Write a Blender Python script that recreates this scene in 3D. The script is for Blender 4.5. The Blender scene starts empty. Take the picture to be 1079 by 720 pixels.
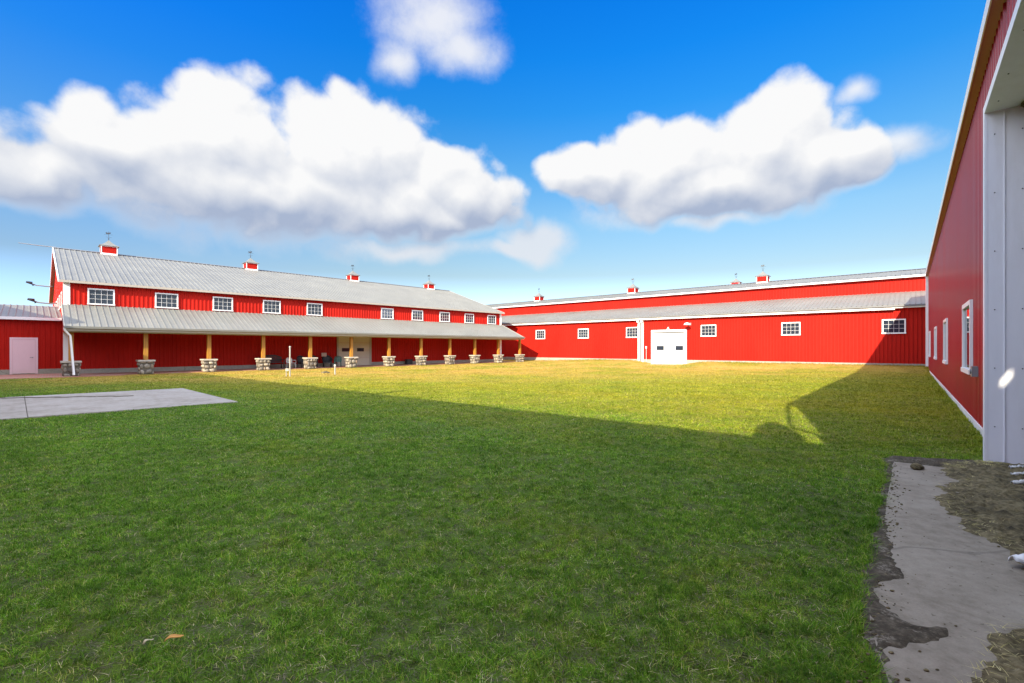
import bpy, math, random
import numpy as np
from mathutils import Vector, Matrix
random.seed(7); rng = np.random.default_rng(11)
S = bpy.context.scene
COL = S.collection
R = math.radians

# ------------------------------------------------------------------ materials
def nt(name):
    m = bpy.data.materials.new(name); m.use_nodes = True
    t = m.node_tree; b = t.nodes['Principled BSDF']
    return m, t, b
def N(t, typ, **kw):
    n = t.nodes.new(typ)
    for k, v in kw.items(): setattr(n, k, v)
    return n
def L(t, a, b): t.links.new(a, b)
def ramp(t, fac, stops):
    r = N(t, 'ShaderNodeValToRGB'); L(t, fac, r.inputs[0])
    e = r.color_ramp.elements
    while len(e) < len(stops): e.new(0.5)
    for i, (p, c) in enumerate(stops):
        e[i].position = p; e[i].color = (*c, 1) if len(c) == 3 else c
    return r.outputs[0]
def coord(t, kind='Object', scale=(1, 1, 1)):
    c = N(t, 'ShaderNodeTexCoord'); m = N(t, 'ShaderNodeMapping'); m.inputs['Scale'].default_value = scale
    L(t, c.outputs[kind], m.inputs[0]); return m.outputs[0]
def wpos(t, scale=(1, 1, 1), rot=0):
    c = N(t, 'ShaderNodeNewGeometry'); m = N(t, 'ShaderNodeMapping'); m.inputs['Scale'].default_value = scale
    m.inputs['Rotation'].default_value = (0, 0, rot)
    L(t, c.outputs['Position'], m.inputs[0]); return m.outputs[0]
def noise(t, vec, scale, detail=4, rough=.55, dist=0):
    n = N(t, 'ShaderNodeTexNoise'); n.inputs['Scale'].default_value = scale
    n.inputs['Detail'].default_value = detail; n.inputs['Roughness'].default_value = rough
    n.inputs['Distortion'].default_value = dist
    L(t, vec, n.inputs['Vector']); return n.outputs['Fac']
def mixc(t, fac, a, b, mode='MIX'):
    m = N(t, 'ShaderNodeMix', data_type='RGBA', blend_type=mode)
    for s, v in ((0, fac), (6, a), (7, b)):
        if hasattr(v, 'is_linked'): L(t, v, m.inputs[s])
        else: m.inputs[s].default_value = v if s == 0 else (*v, 1)
    return m.outputs[2]
def mth(t, op, a, b=None, c=None, clamp=False):
    m = N(t, 'ShaderNodeMath', operation=op); m.use_clamp = clamp
    for i, v in enumerate((a, b, c)):
        if v is None: continue
        if hasattr(v, 'is_linked'): L(t, v, m.inputs[i])
        else: m.inputs[i].default_value = v
    return m.outputs[0]
def bump(t, b, h, strength=.3, dist=.02):
    n = N(t, 'ShaderNodeBump'); n.inputs['Strength'].default_value = strength; n.inputs['Distance'].default_value = dist
    L(t, h, n.inputs['Height']); L(t, n.outputs[0], b.inputs['Normal'])
def setb(b, rough=.5, metal=0, spec=.5, col=None):
    b.inputs['Roughness'].default_value = rough; b.inputs['Metallic'].default_value = metal
    b.inputs['Specular IOR Level'].default_value = spec
    if col: b.inputs['Base Color'].default_value = (*col, 1)
def painted(name, col, var=.12, rough=.45, scale=1.2, spec=.5, dirt=None, stretch=(1, 1, .25)):
    m, t, b = nt(name); setb(b, rough, 0, spec)
    v = coord(t, 'Object', stretch)
    n1 = noise(t, v, scale, 5); n2 = noise(t, v, scale * 14, 3)
    f = mth(t, 'ADD', mth(t, 'MULTIPLY', n1, .7), mth(t, 'MULTIPLY', n2, .3))
    c = ramp(t, f, [(.3, tuple(x * (1 - var) for x in col)), (.7, tuple(min(1, x * (1 + var)) for x in col))])
    if dirt:
        d = noise(t, v, scale * 3.1, 6, .7)
        c = mixc(t, mth(t, 'MULTIPLY', mth(t, 'SUBTRACT', d, .5, clamp=True), 2.2, clamp=True), c, dirt)
    L(t, c, b.inputs['Base Color'])
    rr = mth(t, 'MULTIPLY_ADD', n1, .25, rough - .12); L(t, rr, b.inputs['Roughness'])
    return m
M = {}
M['red'] = painted('red_steel_siding', (.40, .013, .007), .20, .55, .5, .08)
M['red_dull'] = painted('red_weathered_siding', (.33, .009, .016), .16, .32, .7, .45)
M['roof'] = painted('pale_steel_roofing', (.172, .170, .150), .14, .5, .5, .3, dirt=(.13, .126, .108), stretch=(1, 1, 1))
M['ridge'] = painted('grey_ridge_flashing', (.15, .15, .15), .08, .5)
M['white'] = painted('white_trim_paint', (.78, .77, .74), .05, .4, 1.5)
M['jamb'] = painted('white_jamb_paint', (.80, .80, .82), .05, .38, .9, .5, dirt=(.68, .66, .64))
M['beige'] = painted('beige_trim_paint', (.36, .32, .26), .07, .5)
M['doorbeige'] = painted('beige_door_paint', (.52, .46, .36), .05, .5)
M['palepink'] = painted('pale_door_paint', (.70, .50, .52), .05, .5)
M['soffit'] = painted('brown_soffit', (.46, .25, .20), .1, .5)
M['galv'] = painted('galvanised_steel', (.20, .205, .205), .15, .4)
M['dark'] = painted('dark_iron', (.03, .03, .035), .2, .5, 4)
M['black'] = painted('black_cane', (.018, .018, .02), .3, .55, 9)
M['green'] = painted('green_plastic', (.01, .12, .10), .15, .4, 5)
M['pvc'] = painted('white_pvc', (.34, .32, .27), .06, .4, 3)
M['plastic'] = painted('white_plastic', (.70, .70, .68), .06, .45, 3)
M['tan'] = painted('tan_canvas', (.45, .32, .26), .15, .8, 3)
M['inner'] = painted('grey_inner_lining', (.30, .29, .27), .1, .7)
M['leaf'] = painted('orange_leaf', (.52, .24, .04), .3, .6, 30)
M['straw'] = painted('dry_leaf', (.45, .38, .22), .3, .7, 30)
def glass():
    m, t, b = nt('dark_window_glass'); setb(b, .03, 0, .9, (.02, .03, .045))
    n = noise(t, coord(t), 1.5, 2); bump(t, b, n, .06, .03); return m
M['glass'] = glass()
def concrete(name, c0, c1, c2, sc=1.0, damp=None):
    m, t, b = nt(name); setb(b, .85, 0, .3)
    v = wpos(t); big = noise(t, v, .9 * sc, 5, .6); mid = noise(t, v, 7 * sc, 6, .65); fine = noise(t, v, 90, 3, .7)
    f = mth(t, 'ADD', mth(t, 'MULTIPLY', big, .5), mth(t, 'MULTIPLY', mid, .5))
    c = ramp(t, f, [(.35, c0), (.5, c1), (.66, c2)])
    c = mixc(t, .5, c, ramp(t, fine, [(.3, (.45, .45, .45)), (.7, (.62, .62, .62))]), 'OVERLAY')
    w = N(t, 'ShaderNodeTexVoronoi', feature='DISTANCE_TO_EDGE'); w.inputs['Scale'].default_value = .16
    wv = N(t, 'ShaderNodeVectorMath', operation='ADD'); L(t, v, wv.inputs[0])
    nn = N(t, 'ShaderNodeTexNoise'); nn.inputs['Scale'].default_value = 1.2; L(t, v, nn.inputs['Vector']); L(t, nn.outputs['Color'], wv.inputs[1])
    L(t, wv.outputs[0], w.inputs['Vector'])
    crack = mth(t, 'LESS_THAN', w.outputs['Distance'], .004)
    c = mixc(t, mth(t, 'MULTIPLY', crack, .35), c, (.07, .06, .05))
    spots = noise(t, v, 26, 2, .5)
    c = mixc(t, mth(t, 'MULTIPLY', mth(t, 'GREATER_THAN', spots, .70), .7), c, (.09, .075, .05))
    L(t, c, b.inputs['Base Color'])
    bump(t, b, mth(t, 'ADD', mid, mth(t, 'MULTIPLY', fine, .4)), .25, .01)
    return m, t, b, c
M['pad'] = concrete('pale_concrete', (.20, .165, .125), (.29, .255, .21), (.35, .315, .27))[0]
M['footing'] = concrete('footing_concrete', (.24, .22, .18), (.30, .28, .23), (.35, .32, .27))[0]
M['path'] = concrete('weathered_path_concrete', (.15, .124, .088), (.225, .192, .143), (.28, .243, .187), 1.3)[0]
def brick():
    m, t, b = nt('red_brick_pavers'); setb(b, .85)
    v = wpos(t, (1, 1, 1), R(45.7)); br = N(t, 'ShaderNodeTexBrick'); L(t, v, br.inputs['Vector'])
    br.inputs['Scale'].default_value = 2.2
    for k, c in (('Color1', (.36, .12, .08)), ('Color2', (.28, .10, .07)), ('Mortar', (.25, .21, .17))): br.inputs[k].default_value = (*c, 1)
    n = noise(t, v, 3, 4); L(t, mixc(t, .35, br.outputs['Color'], ramp(t, n, [(.3, (.22, .12, .09)), (.7, (.45, .25, .17))])), b.inputs['Base Color'])
    bump(t, b, br.outputs['Fac'], -.3, .01); return m
M['brick'] = brick()
def stone():
    m, t, b = nt('fieldstone'); setb(b, .85)
    v = coord(t); vo = N(t, 'ShaderNodeAttribute', attribute_name='tint')
    n = noise(t, v, 9, 6, .65)
    c = ramp(t, vo.outputs['Fac'], [(0, (.07, .06, .05)), (.25, (.33, .285, .22)), (.5, (.16, .14, .115)), (.75, (.42, .37, .29)), (1, (.26, .19, .13))])
    L(t, mixc(t, .6, c, ramp(t, n, [(.3, (.3, .3, .3)), (.7, (.72, .70, .66))]), 'OVERLAY'), b.inputs['Base Color'])
    bump(t, b, n, .5, .03); return m
M['stone'] = stone()
M['cap'] = painted('pale_cap_stone', (.44, .39, .32), .12, .8, 3)
def timber():
    m, t, b = nt('golden_cedar'); setb(b, .55)
    v = coord(t, 'Object', (6, 6, .5)); n = noise(t, v, 2.5, 6, .6, 1.5)
    L(t, ramp(t, n, [(.3, (.27, .11, .010)), (.55, (.38, .17, .016)), (.75, (.46, .23, .03))]), b.inputs['Base Color'])
    bump(t, b, n, .2, .01); return m
M['timber'] = timber()

# world-space lawn tint, shared by the soil sheet and the blades
def dry_sunlit_mask(t):
    """drier turf; sunlit yellow also put into the colour, greener where the court is shaded"""
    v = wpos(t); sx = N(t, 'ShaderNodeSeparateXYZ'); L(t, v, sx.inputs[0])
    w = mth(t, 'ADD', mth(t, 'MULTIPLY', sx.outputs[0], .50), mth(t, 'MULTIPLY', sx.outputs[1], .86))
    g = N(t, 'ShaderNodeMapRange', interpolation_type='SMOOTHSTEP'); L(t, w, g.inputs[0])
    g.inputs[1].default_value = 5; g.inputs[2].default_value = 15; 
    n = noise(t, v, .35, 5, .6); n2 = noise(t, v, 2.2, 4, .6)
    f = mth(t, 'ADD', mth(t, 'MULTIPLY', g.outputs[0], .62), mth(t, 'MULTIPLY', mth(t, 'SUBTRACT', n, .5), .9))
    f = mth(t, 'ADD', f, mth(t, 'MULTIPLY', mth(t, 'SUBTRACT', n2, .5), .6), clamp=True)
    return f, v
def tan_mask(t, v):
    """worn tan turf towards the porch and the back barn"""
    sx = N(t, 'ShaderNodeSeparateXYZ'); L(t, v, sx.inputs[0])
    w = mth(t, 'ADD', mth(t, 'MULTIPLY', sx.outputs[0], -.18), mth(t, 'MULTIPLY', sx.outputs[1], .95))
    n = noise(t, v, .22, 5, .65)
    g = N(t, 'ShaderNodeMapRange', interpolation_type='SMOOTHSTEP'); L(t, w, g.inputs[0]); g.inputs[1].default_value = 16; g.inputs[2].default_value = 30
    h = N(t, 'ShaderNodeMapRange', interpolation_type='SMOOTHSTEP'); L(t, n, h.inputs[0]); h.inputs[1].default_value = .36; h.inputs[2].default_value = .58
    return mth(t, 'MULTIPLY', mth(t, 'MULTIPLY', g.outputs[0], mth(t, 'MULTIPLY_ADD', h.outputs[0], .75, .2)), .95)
def ground_mat():
    m, t, b = nt('turf_soil'); setb(b, .95, 0, .15)
    f, v = dry_sunlit_mask(t)
    n1 = noise(t, v, 7, 6, .7); n2 = noise(t, v, 90, 5, .8)
    k = mth(t, 'ADD', mth(t, 'MULTIPLY', n1, .35), mth(t, 'MULTIPLY', n2, .65))
    green = ramp(t, k, [(.40, (.028, .022, .012)), (.49, (.075, .12, .016)), (.6, (.13, .235, .02))])
    dry_sunlit = ramp(t, k, [(.34, (.10, .085, .008)), (.48, (.26, .215, .012)), (.62, (.42, .34, .03))])  # drier turf colour, lightened and yellowed to carry the sunlit tone
    L(t, mixc(t, tan_mask(t, v), mixc(t, f, green, dry_sunlit), (.40, .26, .06)), b.inputs['Base Color'])
    bump(t, b, k, .8, .05); return m
M['ground'] = ground_mat()
def blade_mat():
    m, t, b = nt('grass_blades'); setb(b, .65, 0, .08)
    f, v = dry_sunlit_mask(t)
    a = N(t, 'ShaderNodeAttribute', attribute_name='tint')
    green = ramp(t, a.outputs['Fac'], [(0, (.12, .10, .07)), (.06, (.24, .20, .14)), (.09, (.030, .10, .007)), (.4, (.100, .235, .015)), (.66, (.185, .325, .028)), (.84, (.31, .34, .06)), (.93, (.44, .38, .15)), (1, (.60, .53, .31))])
    dry_sunlit = ramp(t, a.outputs['Fac'], [(0, (.18, .135, .055)), (.06, (.27, .205, .09)), (.09, (.11, .11, .005)), (.4, (.265, .23, .010)), (.7, (.38, .315, .022)), (1, (.54, .45, .11))])
    c = mixc(t, f, green, dry_sunlit)
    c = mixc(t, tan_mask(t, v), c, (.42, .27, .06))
    pn = noise(t, v, .8, 5, .65); pm = noise(t, v, 9, 4, .65)
    c = mixc(t, .75, c, ramp(t, pn, [(.35, (.33, .35, .36)), (.65, (.66, .64, .60))]), 'OVERLAY')
    c = mixc(t, .8, c, ramp(t, pm, [(.33, (.22, .25, .28)), (.5, (.5, .5, .5)), (.66, (.76, .74, .66))]), 'OVERLAY')
    L(t, c, b.inputs['Base Color'])
    tr = N(t, 'ShaderNodeBsdfTranslucent'); L(t, c, tr.inputs[0])
    mx = N(t, 'ShaderNodeMixShader'); mx.inputs[0].default_value = .25
    L(t, b.outputs[0], mx.inputs[1]); L(t, tr.outputs[0], mx.inputs[2])
    L(t, mx.outputs[0], t.nodes['Material Output'].inputs[0]); return m
M['blade'] = blade_mat()
def dirt_mat():
    m, t, b = nt('muddy_dirt'); setb(b, .9, 0, .25)
    v = wpos(t); n1 = noise(t, v, 3, 6, .7); n2 = noise(t, v, 24, 5, .7, .6)
    k = mth(t, 'ADD', mth(t, 'MULTIPLY', n1, .5), mth(t, 'MULTIPLY', n2, .5))
    L(t, ramp(t, k, [(.36, (.03, .024, .012)), (.47, (.09, .072, .034)), (.56, (.165, .133, .066)), (.70, (.25, .21, .12))]), b.inputs['Base Color'])
    bump(t, b, k, .9, .04); return m
M['dirt'] = dirt_mat()
def damp_mat():
    m, t, b = nt('damp_soil_film'); setb(b, .9, 0, .12)
    v = wpos(t); n1 = noise(t, v, 9, 6, .7); n2 = noise(t, v, 34, 5, .7); n3 = noise(t, v, 5, 7, .75)
    k = mth(t, 'ADD', mth(t, 'MULTIPLY', n1, .5), mth(t, 'MULTIPLY', n2, .5))
    c = ramp(t, k, [(.35, (.03, .024, .015)), (.5, (.065, .053, .036)), (.62, (.12, .10, .07))])
    hole = N(t, 'ShaderNodeMapRange', interpolation_type='SMOOTHSTEP'); L(t, mth(t, 'ADD', mth(t, 'MULTIPLY', n3, .6), mth(t, 'MULTIPLY', n2, .4)), hole.inputs[0])
    hole.inputs[1].default_value = .53; hole.inputs[2].default_value = .62
    L(t, mixc(t, mth(t, 'MULTIPLY', hole.outputs[0], .8), c, (.23, .20, .155)), b.inputs['Base Color'])
    bump(t, b, k, .6, .015); return m
M['damp'] = damp_mat()

# ------------------------------------------------------------------ mesh helpers
class MB:
    def __init__(s): s.v = []; s.f = []; s.sm = []
    def add(s, vs, fs, smooth=False):
        o = len(s.v); s.v += [tuple(x) for x in vs]; s.f += [tuple(i + o for i in f) for f in fs]; s.sm += [smooth] * len(fs)
    def box(s, x0, x1, y0, y1, z0, z1, mat=None):
        vs = [Vector(p) for p in ((x0, y0, z0), (x1, y0, z0), (x1, y1, z0), (x0, y1, z0), (x0, y0, z1), (x1, y0, z1), (x1, y1, z1), (x0, y1, z1))]
        if mat: vs = [mat @ p for p in vs]
        s.add(vs, [(0, 3, 2, 1), (4, 5, 6, 7), (0, 1, 5, 4), (1, 2, 6, 5), (2, 3, 7, 6), (3, 0, 4, 7)])
    def tube(s, pts, r, n=8, caps=True):
        pts = [Vector(p) for p in pts]; rings = []
        rs = r if isinstance(r, (list, tuple)) else [r] * len(pts)
        for i, p in enumerate(pts):
            d = (pts[min(i + 1, len(pts) - 1)] - pts[max(i - 1, 0)]).normalized()
            a = d.orthogonal().normalized(); b = d.cross(a)
            rings.append([p + (a * math.cos(2 * math.pi * k / n) + b * math.sin(2 * math.pi * k / n)) * rs[i] for k in range(n)])
        vs = [q for rr in rings for q in rr]; fs = []
        for i in range(len(pts) - 1):
            for k in range(n): fs.append((i * n + k, i * n + (k + 1) % n, (i + 1) * n + (k + 1) % n, (i + 1) * n + k))
        s.add(vs, fs, True)
        if caps: s.add(rings[0], [tuple(range(n))[::-1]]); s.add(rings[-1], [tuple(range(n))])
    def bar(s, p, q, w, h):                      # rectangular bar from p to q
        p = Vector(p); q = Vector(q); d = q - p; l = d.length
        rot = d.to_track_quat('X', 'Z').to_matrix().to_4x4()
        s.box(0, l, -w / 2, w / 2, -h / 2, h / 2, Matrix.Translation(p) @ rot)
    def prism(s, poly, z0, z1):                  # vertical prism from xy outline
        n = len(poly)
        s.add([(x, y, z0) for x, y in poly] + [(x, y, z1) for x, y in poly],
              [tuple(range(n))[::-1], tuple(range(n, 2 * n))] + [(i, (i + 1) % n, n + (i + 1) % n, n + i) for i in range(n)])
    def sheet(s, O, a, la, up, h0, h1, out, pitch=.23, rib=.025, top=.05, side=.025, base=None):
        """ribbed metal sheet: runs la along unit a, from h0(t) to h1(t) along unit up, ribs standing out along unit out"""
        O, a, up, out = map(Vector, (O, a, up, out)); prof = []
        f0 = h0 if callable(h0) else (lambda t: h0); f1 = h1 if callable(h1) else (lambda t: h1)
        t = 0
        while t < la - 1e-6:
            for dt, d in ((0, 0), (pitch - top - 2 * side, 0), (pitch - top - side, rib), (pitch - side, rib)):
                if t + dt <= la: prof.append((t + dt, d))
            t += pitch
        prof.append((la, 0)); vs = []
        for tt, d in prof:
            q = O + a * tt + out * d; vs.append(q + up * f0(tt)); vs.append(q + up * f1(tt))
        fs = [(2 * i, 2 * i + 2, 2 * i + 3, 2 * i + 1) for i in range(len(prof) - 1)]
        if a.cross(up).dot(out) < 0: fs = [f[::-1] for f in fs]
        s.add(vs, fs)
    def build(s, name, mat, parent=None, loc=None, rotz=0):
        me = bpy.data.meshes.new(name); me.from_pydata(s.v, [], s.f); me.polygons.foreach_set('use_smooth', s.sm)
        me.materials.append(mat); me.update()
        return put(name, me, parent, loc, rotz)
def put(name, me, parent=None, loc=None, rotz=0):
    o = bpy.data.objects.new(name, me); COL.objects.link(o)
    if parent: o.parent = parent
    if loc is not None: o.location = loc
    o.rotation_euler = (0, 0, rotz); return o
def tag(o, label=None, cat=None, group=None, kind=None):
    for k, v in (('label', label), ('category', cat), ('group', group), ('kind', kind)):
        if v: o[k] = v
    return o
def thing(name, label, cat, loc=(0, 0, 0), rotz=0, group=None):
    o = bpy.data.objects.new(name, None); COL.objects.link(o); o.location = loc; o.rotation_euler = (0, 0, rotz)
    o.empty_display_size = .3
    return tag(o, label, cat, group)
def bevel(o, w=.01, seg=2):
    m = o.modifiers.new('bevel', 'BEVEL'); m.width = w; m.segments = seg; m.limit_method = 'ANGLE'; return o

# ------------------------------------------------------------------ frames of the four wings
TA, TB, TC = R(44.285), R(41.018), R(40.191)
dA = Vector((math.sin(TA), math.cos(TA), 0)); nA = Vector((math.cos(TA), -math.sin(TA), 0))
nB = Vector((math.sin(TB), math.cos(TB), 0)); vB = Vector((math.cos(TB), -math.sin(TB), 0))
dC = Vector((math.sin(TC), math.cos(TC), 0)); nC = Vector((math.cos(TC), -math.sin(TC), 0))
KW, SL = 38.06, 1.38
RA, RB, RC = math.pi / 2 - TA, -TB, -TC
WB = 42.96

def zg(X, Y):
    """lawn height: flat, with a low bank up to the back barn and a dip at its garage door"""
    X = np.asarray(X, float); Y = np.asarray(Y, float)
    w = X * nB.x + Y * nB.y; v = X * vB.x + Y * vB.y
    t = np.clip((w - 37.2) / 5.4, 0, 1); t = t * t * (3 - 2 * t)
    k = .25 + .75 * np.clip((v + 33) / 8, 0, 1)
    k = k * (1 - .93 * np.exp(-((v + 17.9) / 2.6) ** 4))
    u = X * nC.x + Y * nC.y; wc = X * dC.x + Y * dC.y
    p = np.clip((u + .9) / .7, 0, 1) * np.clip((11 - wc) / 2, 0, 1)
    return .31 * t * k + (.012 * np.sin(X * .9 + 1.3 * np.sin(Y * .5)) * np.sin(Y * .8 + 1) * np.clip((40 - w) / 4, 0, 1)) * (1 - p) - .012 * p

# ------------------------------------------------------------------ ground sheet
def axis(lo, hi, step, far):
    c = list(np.arange(lo, hi + 1e-6, step)); g = step
    a = c[-1]; 
    while a < far: g *= 1.35; a += g; c.append(a)
    g = step; a = c[0]; pre = []
    while a > -far: g *= 1.35; a -= g; pre.append(a)
    return np.array(pre[::-1] + c)
xs = axis(-50, 45, .5, 5000); ys = axis(-12, 62, .5, 5000)
XX, YY = np.meshgrid(xs, ys); ZZ = zg(XX, YY)
nx, ny = len(xs), len(ys)
vv = np.stack([XX, YY, ZZ], -1).reshape(-1, 3)
ii = (np.arange(ny - 1)[:, None] * nx + np.arange(nx - 1)[None]).ravel()
ff = np.stack([ii, ii + 1, ii + nx + 1, ii + nx], -1)
me = bpy.data.meshes.new('lawn_ground'); me.from_pydata(vv.tolist(), [], ff.tolist()); me.polygons.foreach_set('use_smooth', [True] * len(ff))
me.materials.append(M['ground']); tag(put('lawn_ground', me), kind='structure')

# ------------------------------------------------------------------ paved areas
def rough_poly(pts, step, amp, seed=0, sub=True):
    """outline through pts with a ragged edge"""
    r = random.Random(seed); out = []
    for i in range(len(pts)):
        p = Vector(pts[i]); q = Vector(pts[(i + 1) % len(pts)]); n = max(1, int((q - p).length / step))
        for k in range(n): out.append(tuple(p.lerp(q, k / n) + Vector((r.uniform(-amp, amp), r.uniform(-amp, amp)))))
    return out
def local2(o, u, w): return (nC.x * u + dC.x * w, nC.y * u + dC.y * w)
P1, P2 = Vector((-12.6, 17.96)), Vector((-7.89, 13.5)); d2 = Vector((dA.x, dA.y))
pad_poly = [tuple(P1), tuple(P2), tuple(P2 - d2 * 13), tuple(P1 - d2 * 13)]
mb = MB(); jj = [0, .31, .62, 1.0]
for a_, b_ in zip(jj[:-1], jj[1:]):
    g = .0009
    for c_, e_ in ((0, 4.2), (4.207, 8.6), (8.607, 13)): mb.prism([tuple(P1.lerp(P2, a_ + g) - d2 * e_), tuple(P1.lerp(P2, b_ - g) - d2 * e_), tuple(P1.lerp(P2, b_ - g) - d2 * c_), tuple(P1.lerp(P2, a_ + g) - d2 * c_)], -.1, .035)
bevel(tag(mb.build('concrete_pad', M['pad']), kind='structure'), .015)
# soil strip with weeds that lies across the slab
strip = MB()
c0 = Vector((-15.9, 14.3)); c1 = Vector((-12.1, 14.95)); nseg = 36; vs = []
for i in range(nseg + 1):
    p = c0.lerp(c1, i / nseg); w = .13 * (.5 + random.random()) * (1 - .75 * i / nseg); o = Vector((-.17, .98)) * (.06 * math.sin(i * .9))
    vs += [(p.x + o.x, p.y - w + o.y, .038), (p.x + o.x, p.y + o.y, .055), (p.x + o.x, p.y + w + o.y, .038)]
strip.add(vs, [f for i in range(nseg) for f in ((3 * i, 3 * i + 3, 3 * i + 4, 3 * i + 1), (3 * i + 1, 3 * i + 4, 3 * i + 5, 3 * i + 2))])
tag(strip.build('soil_strip', M['damp']), kind='structure')
# brick paving before the low wing and under the porch
mb = MB()
def fromA(s, n, z=0): return dA * s + nA * n + Vector((0, 0, z))
bp = [fromA(-17, -40.0), fromA(SL + 36.0, -38.1), fromA(SL + 36.0, -35.75), fromA(4, -35.4), fromA(3.6, -34.3), fromA(-17, -34.6)]
mb.prism([(p.x, p.y) for p in bp][::-1], -.1, .03); tag(mb.build('brick_paving', M['brick']), kind='structure')
# footpath at the right with its earth film and mud
path_poly = [local2(0, 0, -4), local2(0, 1.0, -4), local2(0, 1.0, 8.36), local2(0, -.16, 8.36), local2(0, -.18, 3.4), local2(0, -.05, 2.7), local2(0, 0, 2.2)]
mb = MB(); mb.prism(rough_poly(path_poly, .25, .012, 3)[::1], -.1, .008); tag(mb.build('concrete_path', M['path']), kind='structure')
def ragged_sheet(name, pts, z0, hgt, mat, step, amp, seed, jit=.5, cell=.07, kind='structure'):
    """low mound of soil with a ragged outline: grid cells inside the outline, thin at the rim"""
    poly = rough_poly(pts, step, amp, seed)
    px = [p[0] for p in poly]; py = [p[1] for p in poly]
    gx = np.arange(min(px) - cell, max(px) + cell, cell); gy = np.arange(min(py) - cell, max(py) + cell, cell)
    GX, GY = np.meshgrid(gx, gy)
    ins = inside(GX, GY, poly); dist = edge_dist(GX, GY, poly)
    sd = np.where(ins, dist, -dist)
    rr = np.random.default_rng(seed); nz = rr.normal(0, 1, GX.shape)
    nz = (nz + np.roll(nz, 1, 0) + np.roll(nz, 1, 1) + np.roll(nz, (1, 1), (0, 1))) / 4
    Z = z0 - .012 + (hgt * np.clip(sd / .35, 0, 1) + .016 * np.clip(sd / .05, -1, 1)) + nz * jit * .02 * np.clip(sd / .12, 0, 1)
    keep = sd > -cell * 1.5
    nxx = GX.shape[1]; idx = (np.arange(GX.shape[0] - 1)[:, None] * nxx + np.arange(nxx - 1)[None]).ravel()
    q = np.stack([idx, idx + 1, idx + nxx + 1, idx + nxx], -1); kf = keep.ravel()
    q = q[kf[q].all(1)]
    V = np.stack([GX, GY, Z], -1).reshape(-1, 3)
    used = np.unique(q); mp = np.full(len(V), -1); mp[used] = np.arange(len(used))
    me = bpy.data.meshes.new(name); me.from_pydata(V[used].tolist(), [], mp[q].tolist()); me.polygons.foreach_set('use_smooth', [True] * len(q))
    me.materials.append(mat); return tag(put(name, me), kind=kind)
def inside(X, Y, poly):
    c = np.zeros(np.shape(X), bool); n = len(poly); j = n - 1
    for i in range(n):
        xi, yi = poly[i]; xj, yj = poly[j]
        if yi != yj:
            c ^= ((yi > Y) != (yj > Y)) & (X < (xj - xi) * (Y - yi) / (yj - yi) + xi)
        j = i
    return c
def edge_dist(X, Y, poly):
    d = np.full(np.shape(X), 1e9); n = len(poly)
    for i in range(n):
        ax, ay = poly[i]; bx, by = poly[(i + 1) % n]; ex, ey = bx - ax, by - ay; l2 = ex * ex + ey * ey + 1e-12
        t = np.clip(((X - ax) * ex + (Y - ay) * ey) / l2, 0, 1)
        d = np.minimum(d, np.hypot(X - ax - t * ex, Y - ay - t * ey))
    return d
dirt_uw = [(.32, 8.55), (.30, 7.95), (.42, 7.6), (.24, 7.2), (.30, 6.9), (.20, 6.55), (.24, 6.2), (.36, 5.9), (.33, 5.6), (.56, 5.3), (.62, 4.95), (.66, 4.4),
           (.55, 4.0), (.36, 3.75), (.30, 3.4), (.19, 3.05), (.10, 2.6), (.25, 1.8), (.3, -1), (3.2, -1), (3.2, 9.2), (.9, 9.25), (.6, 8.9)]
dirt_poly = [local2(0, u, w) for u, w in dirt_uw]
ragged_sheet('mud', dirt_poly, .012, .03, M['dirt'], .045, .04, 5, .9, .025)
# dark damp film of soil along the turf edge of the path
film_uw = [(-.24, 8.5), (-.13, 8.3), (-.15, 7.2), (-.165, 6.5), (-.16, 5.9), (-.14, 5.5), (-.11, 5.1), (-.08, 4.85), (-.075, 4.62), (-.05, 4.45), (-.02, 4.3), (.0, 4.15), (-.06, 4.1), (-.125, 4.0), (-.14, 3.85), (-.12, 3.72), (-.07, 3.6), (.02, 3.54), (.10, 3.58), (.17, 3.62),
           (.20, 3.53), (.16, 3.42), (.09, 3.33), (.0, 3.22), (-.07, 3.1), (-.05, 2.95), (.0, 2.7), (.02, 2.4), (.05, 1), (-.0, 1), (-.04, 2.6), (-.18, 3.25), (-.24, 4), (-.22, 5), (-.22, 7)]
ragged_sheet('damp_soil', [local2(0, u, w) for u, w in film_uw], .0125, .0, M['damp'], .035, .02, 8, .15, .014)
# soil at the head of the path and along the wall foot
ragged_sheet('soil_edge', [local2(0, u, w) for u, w in ((-.3, 8.3), (.4, 8.42), (.9, 8.5), (.95, 9.3), (.5, 9.1), (.1, 8.9), (-.2, 8.8))], .012, .02, M['damp'], .07, .03, 12, .8, .04)
# apron before the white garage door of the back barn
def fromB(v, w, z=0): return vB * v + nB * w + Vector((0, 0, z))
mb = MB(); mb.prism([(p.x, p.y) for p in (fromB(-22.5, 42.9), fromB(-22.2, 41.6), fromB(-19.9, 41.2), fromB(-15.7, 41.0), fromB(-15.5, 42.9))], -.1, .035)
tag(mb.build('concrete_apron', M['footing']), kind='structure')

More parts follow.
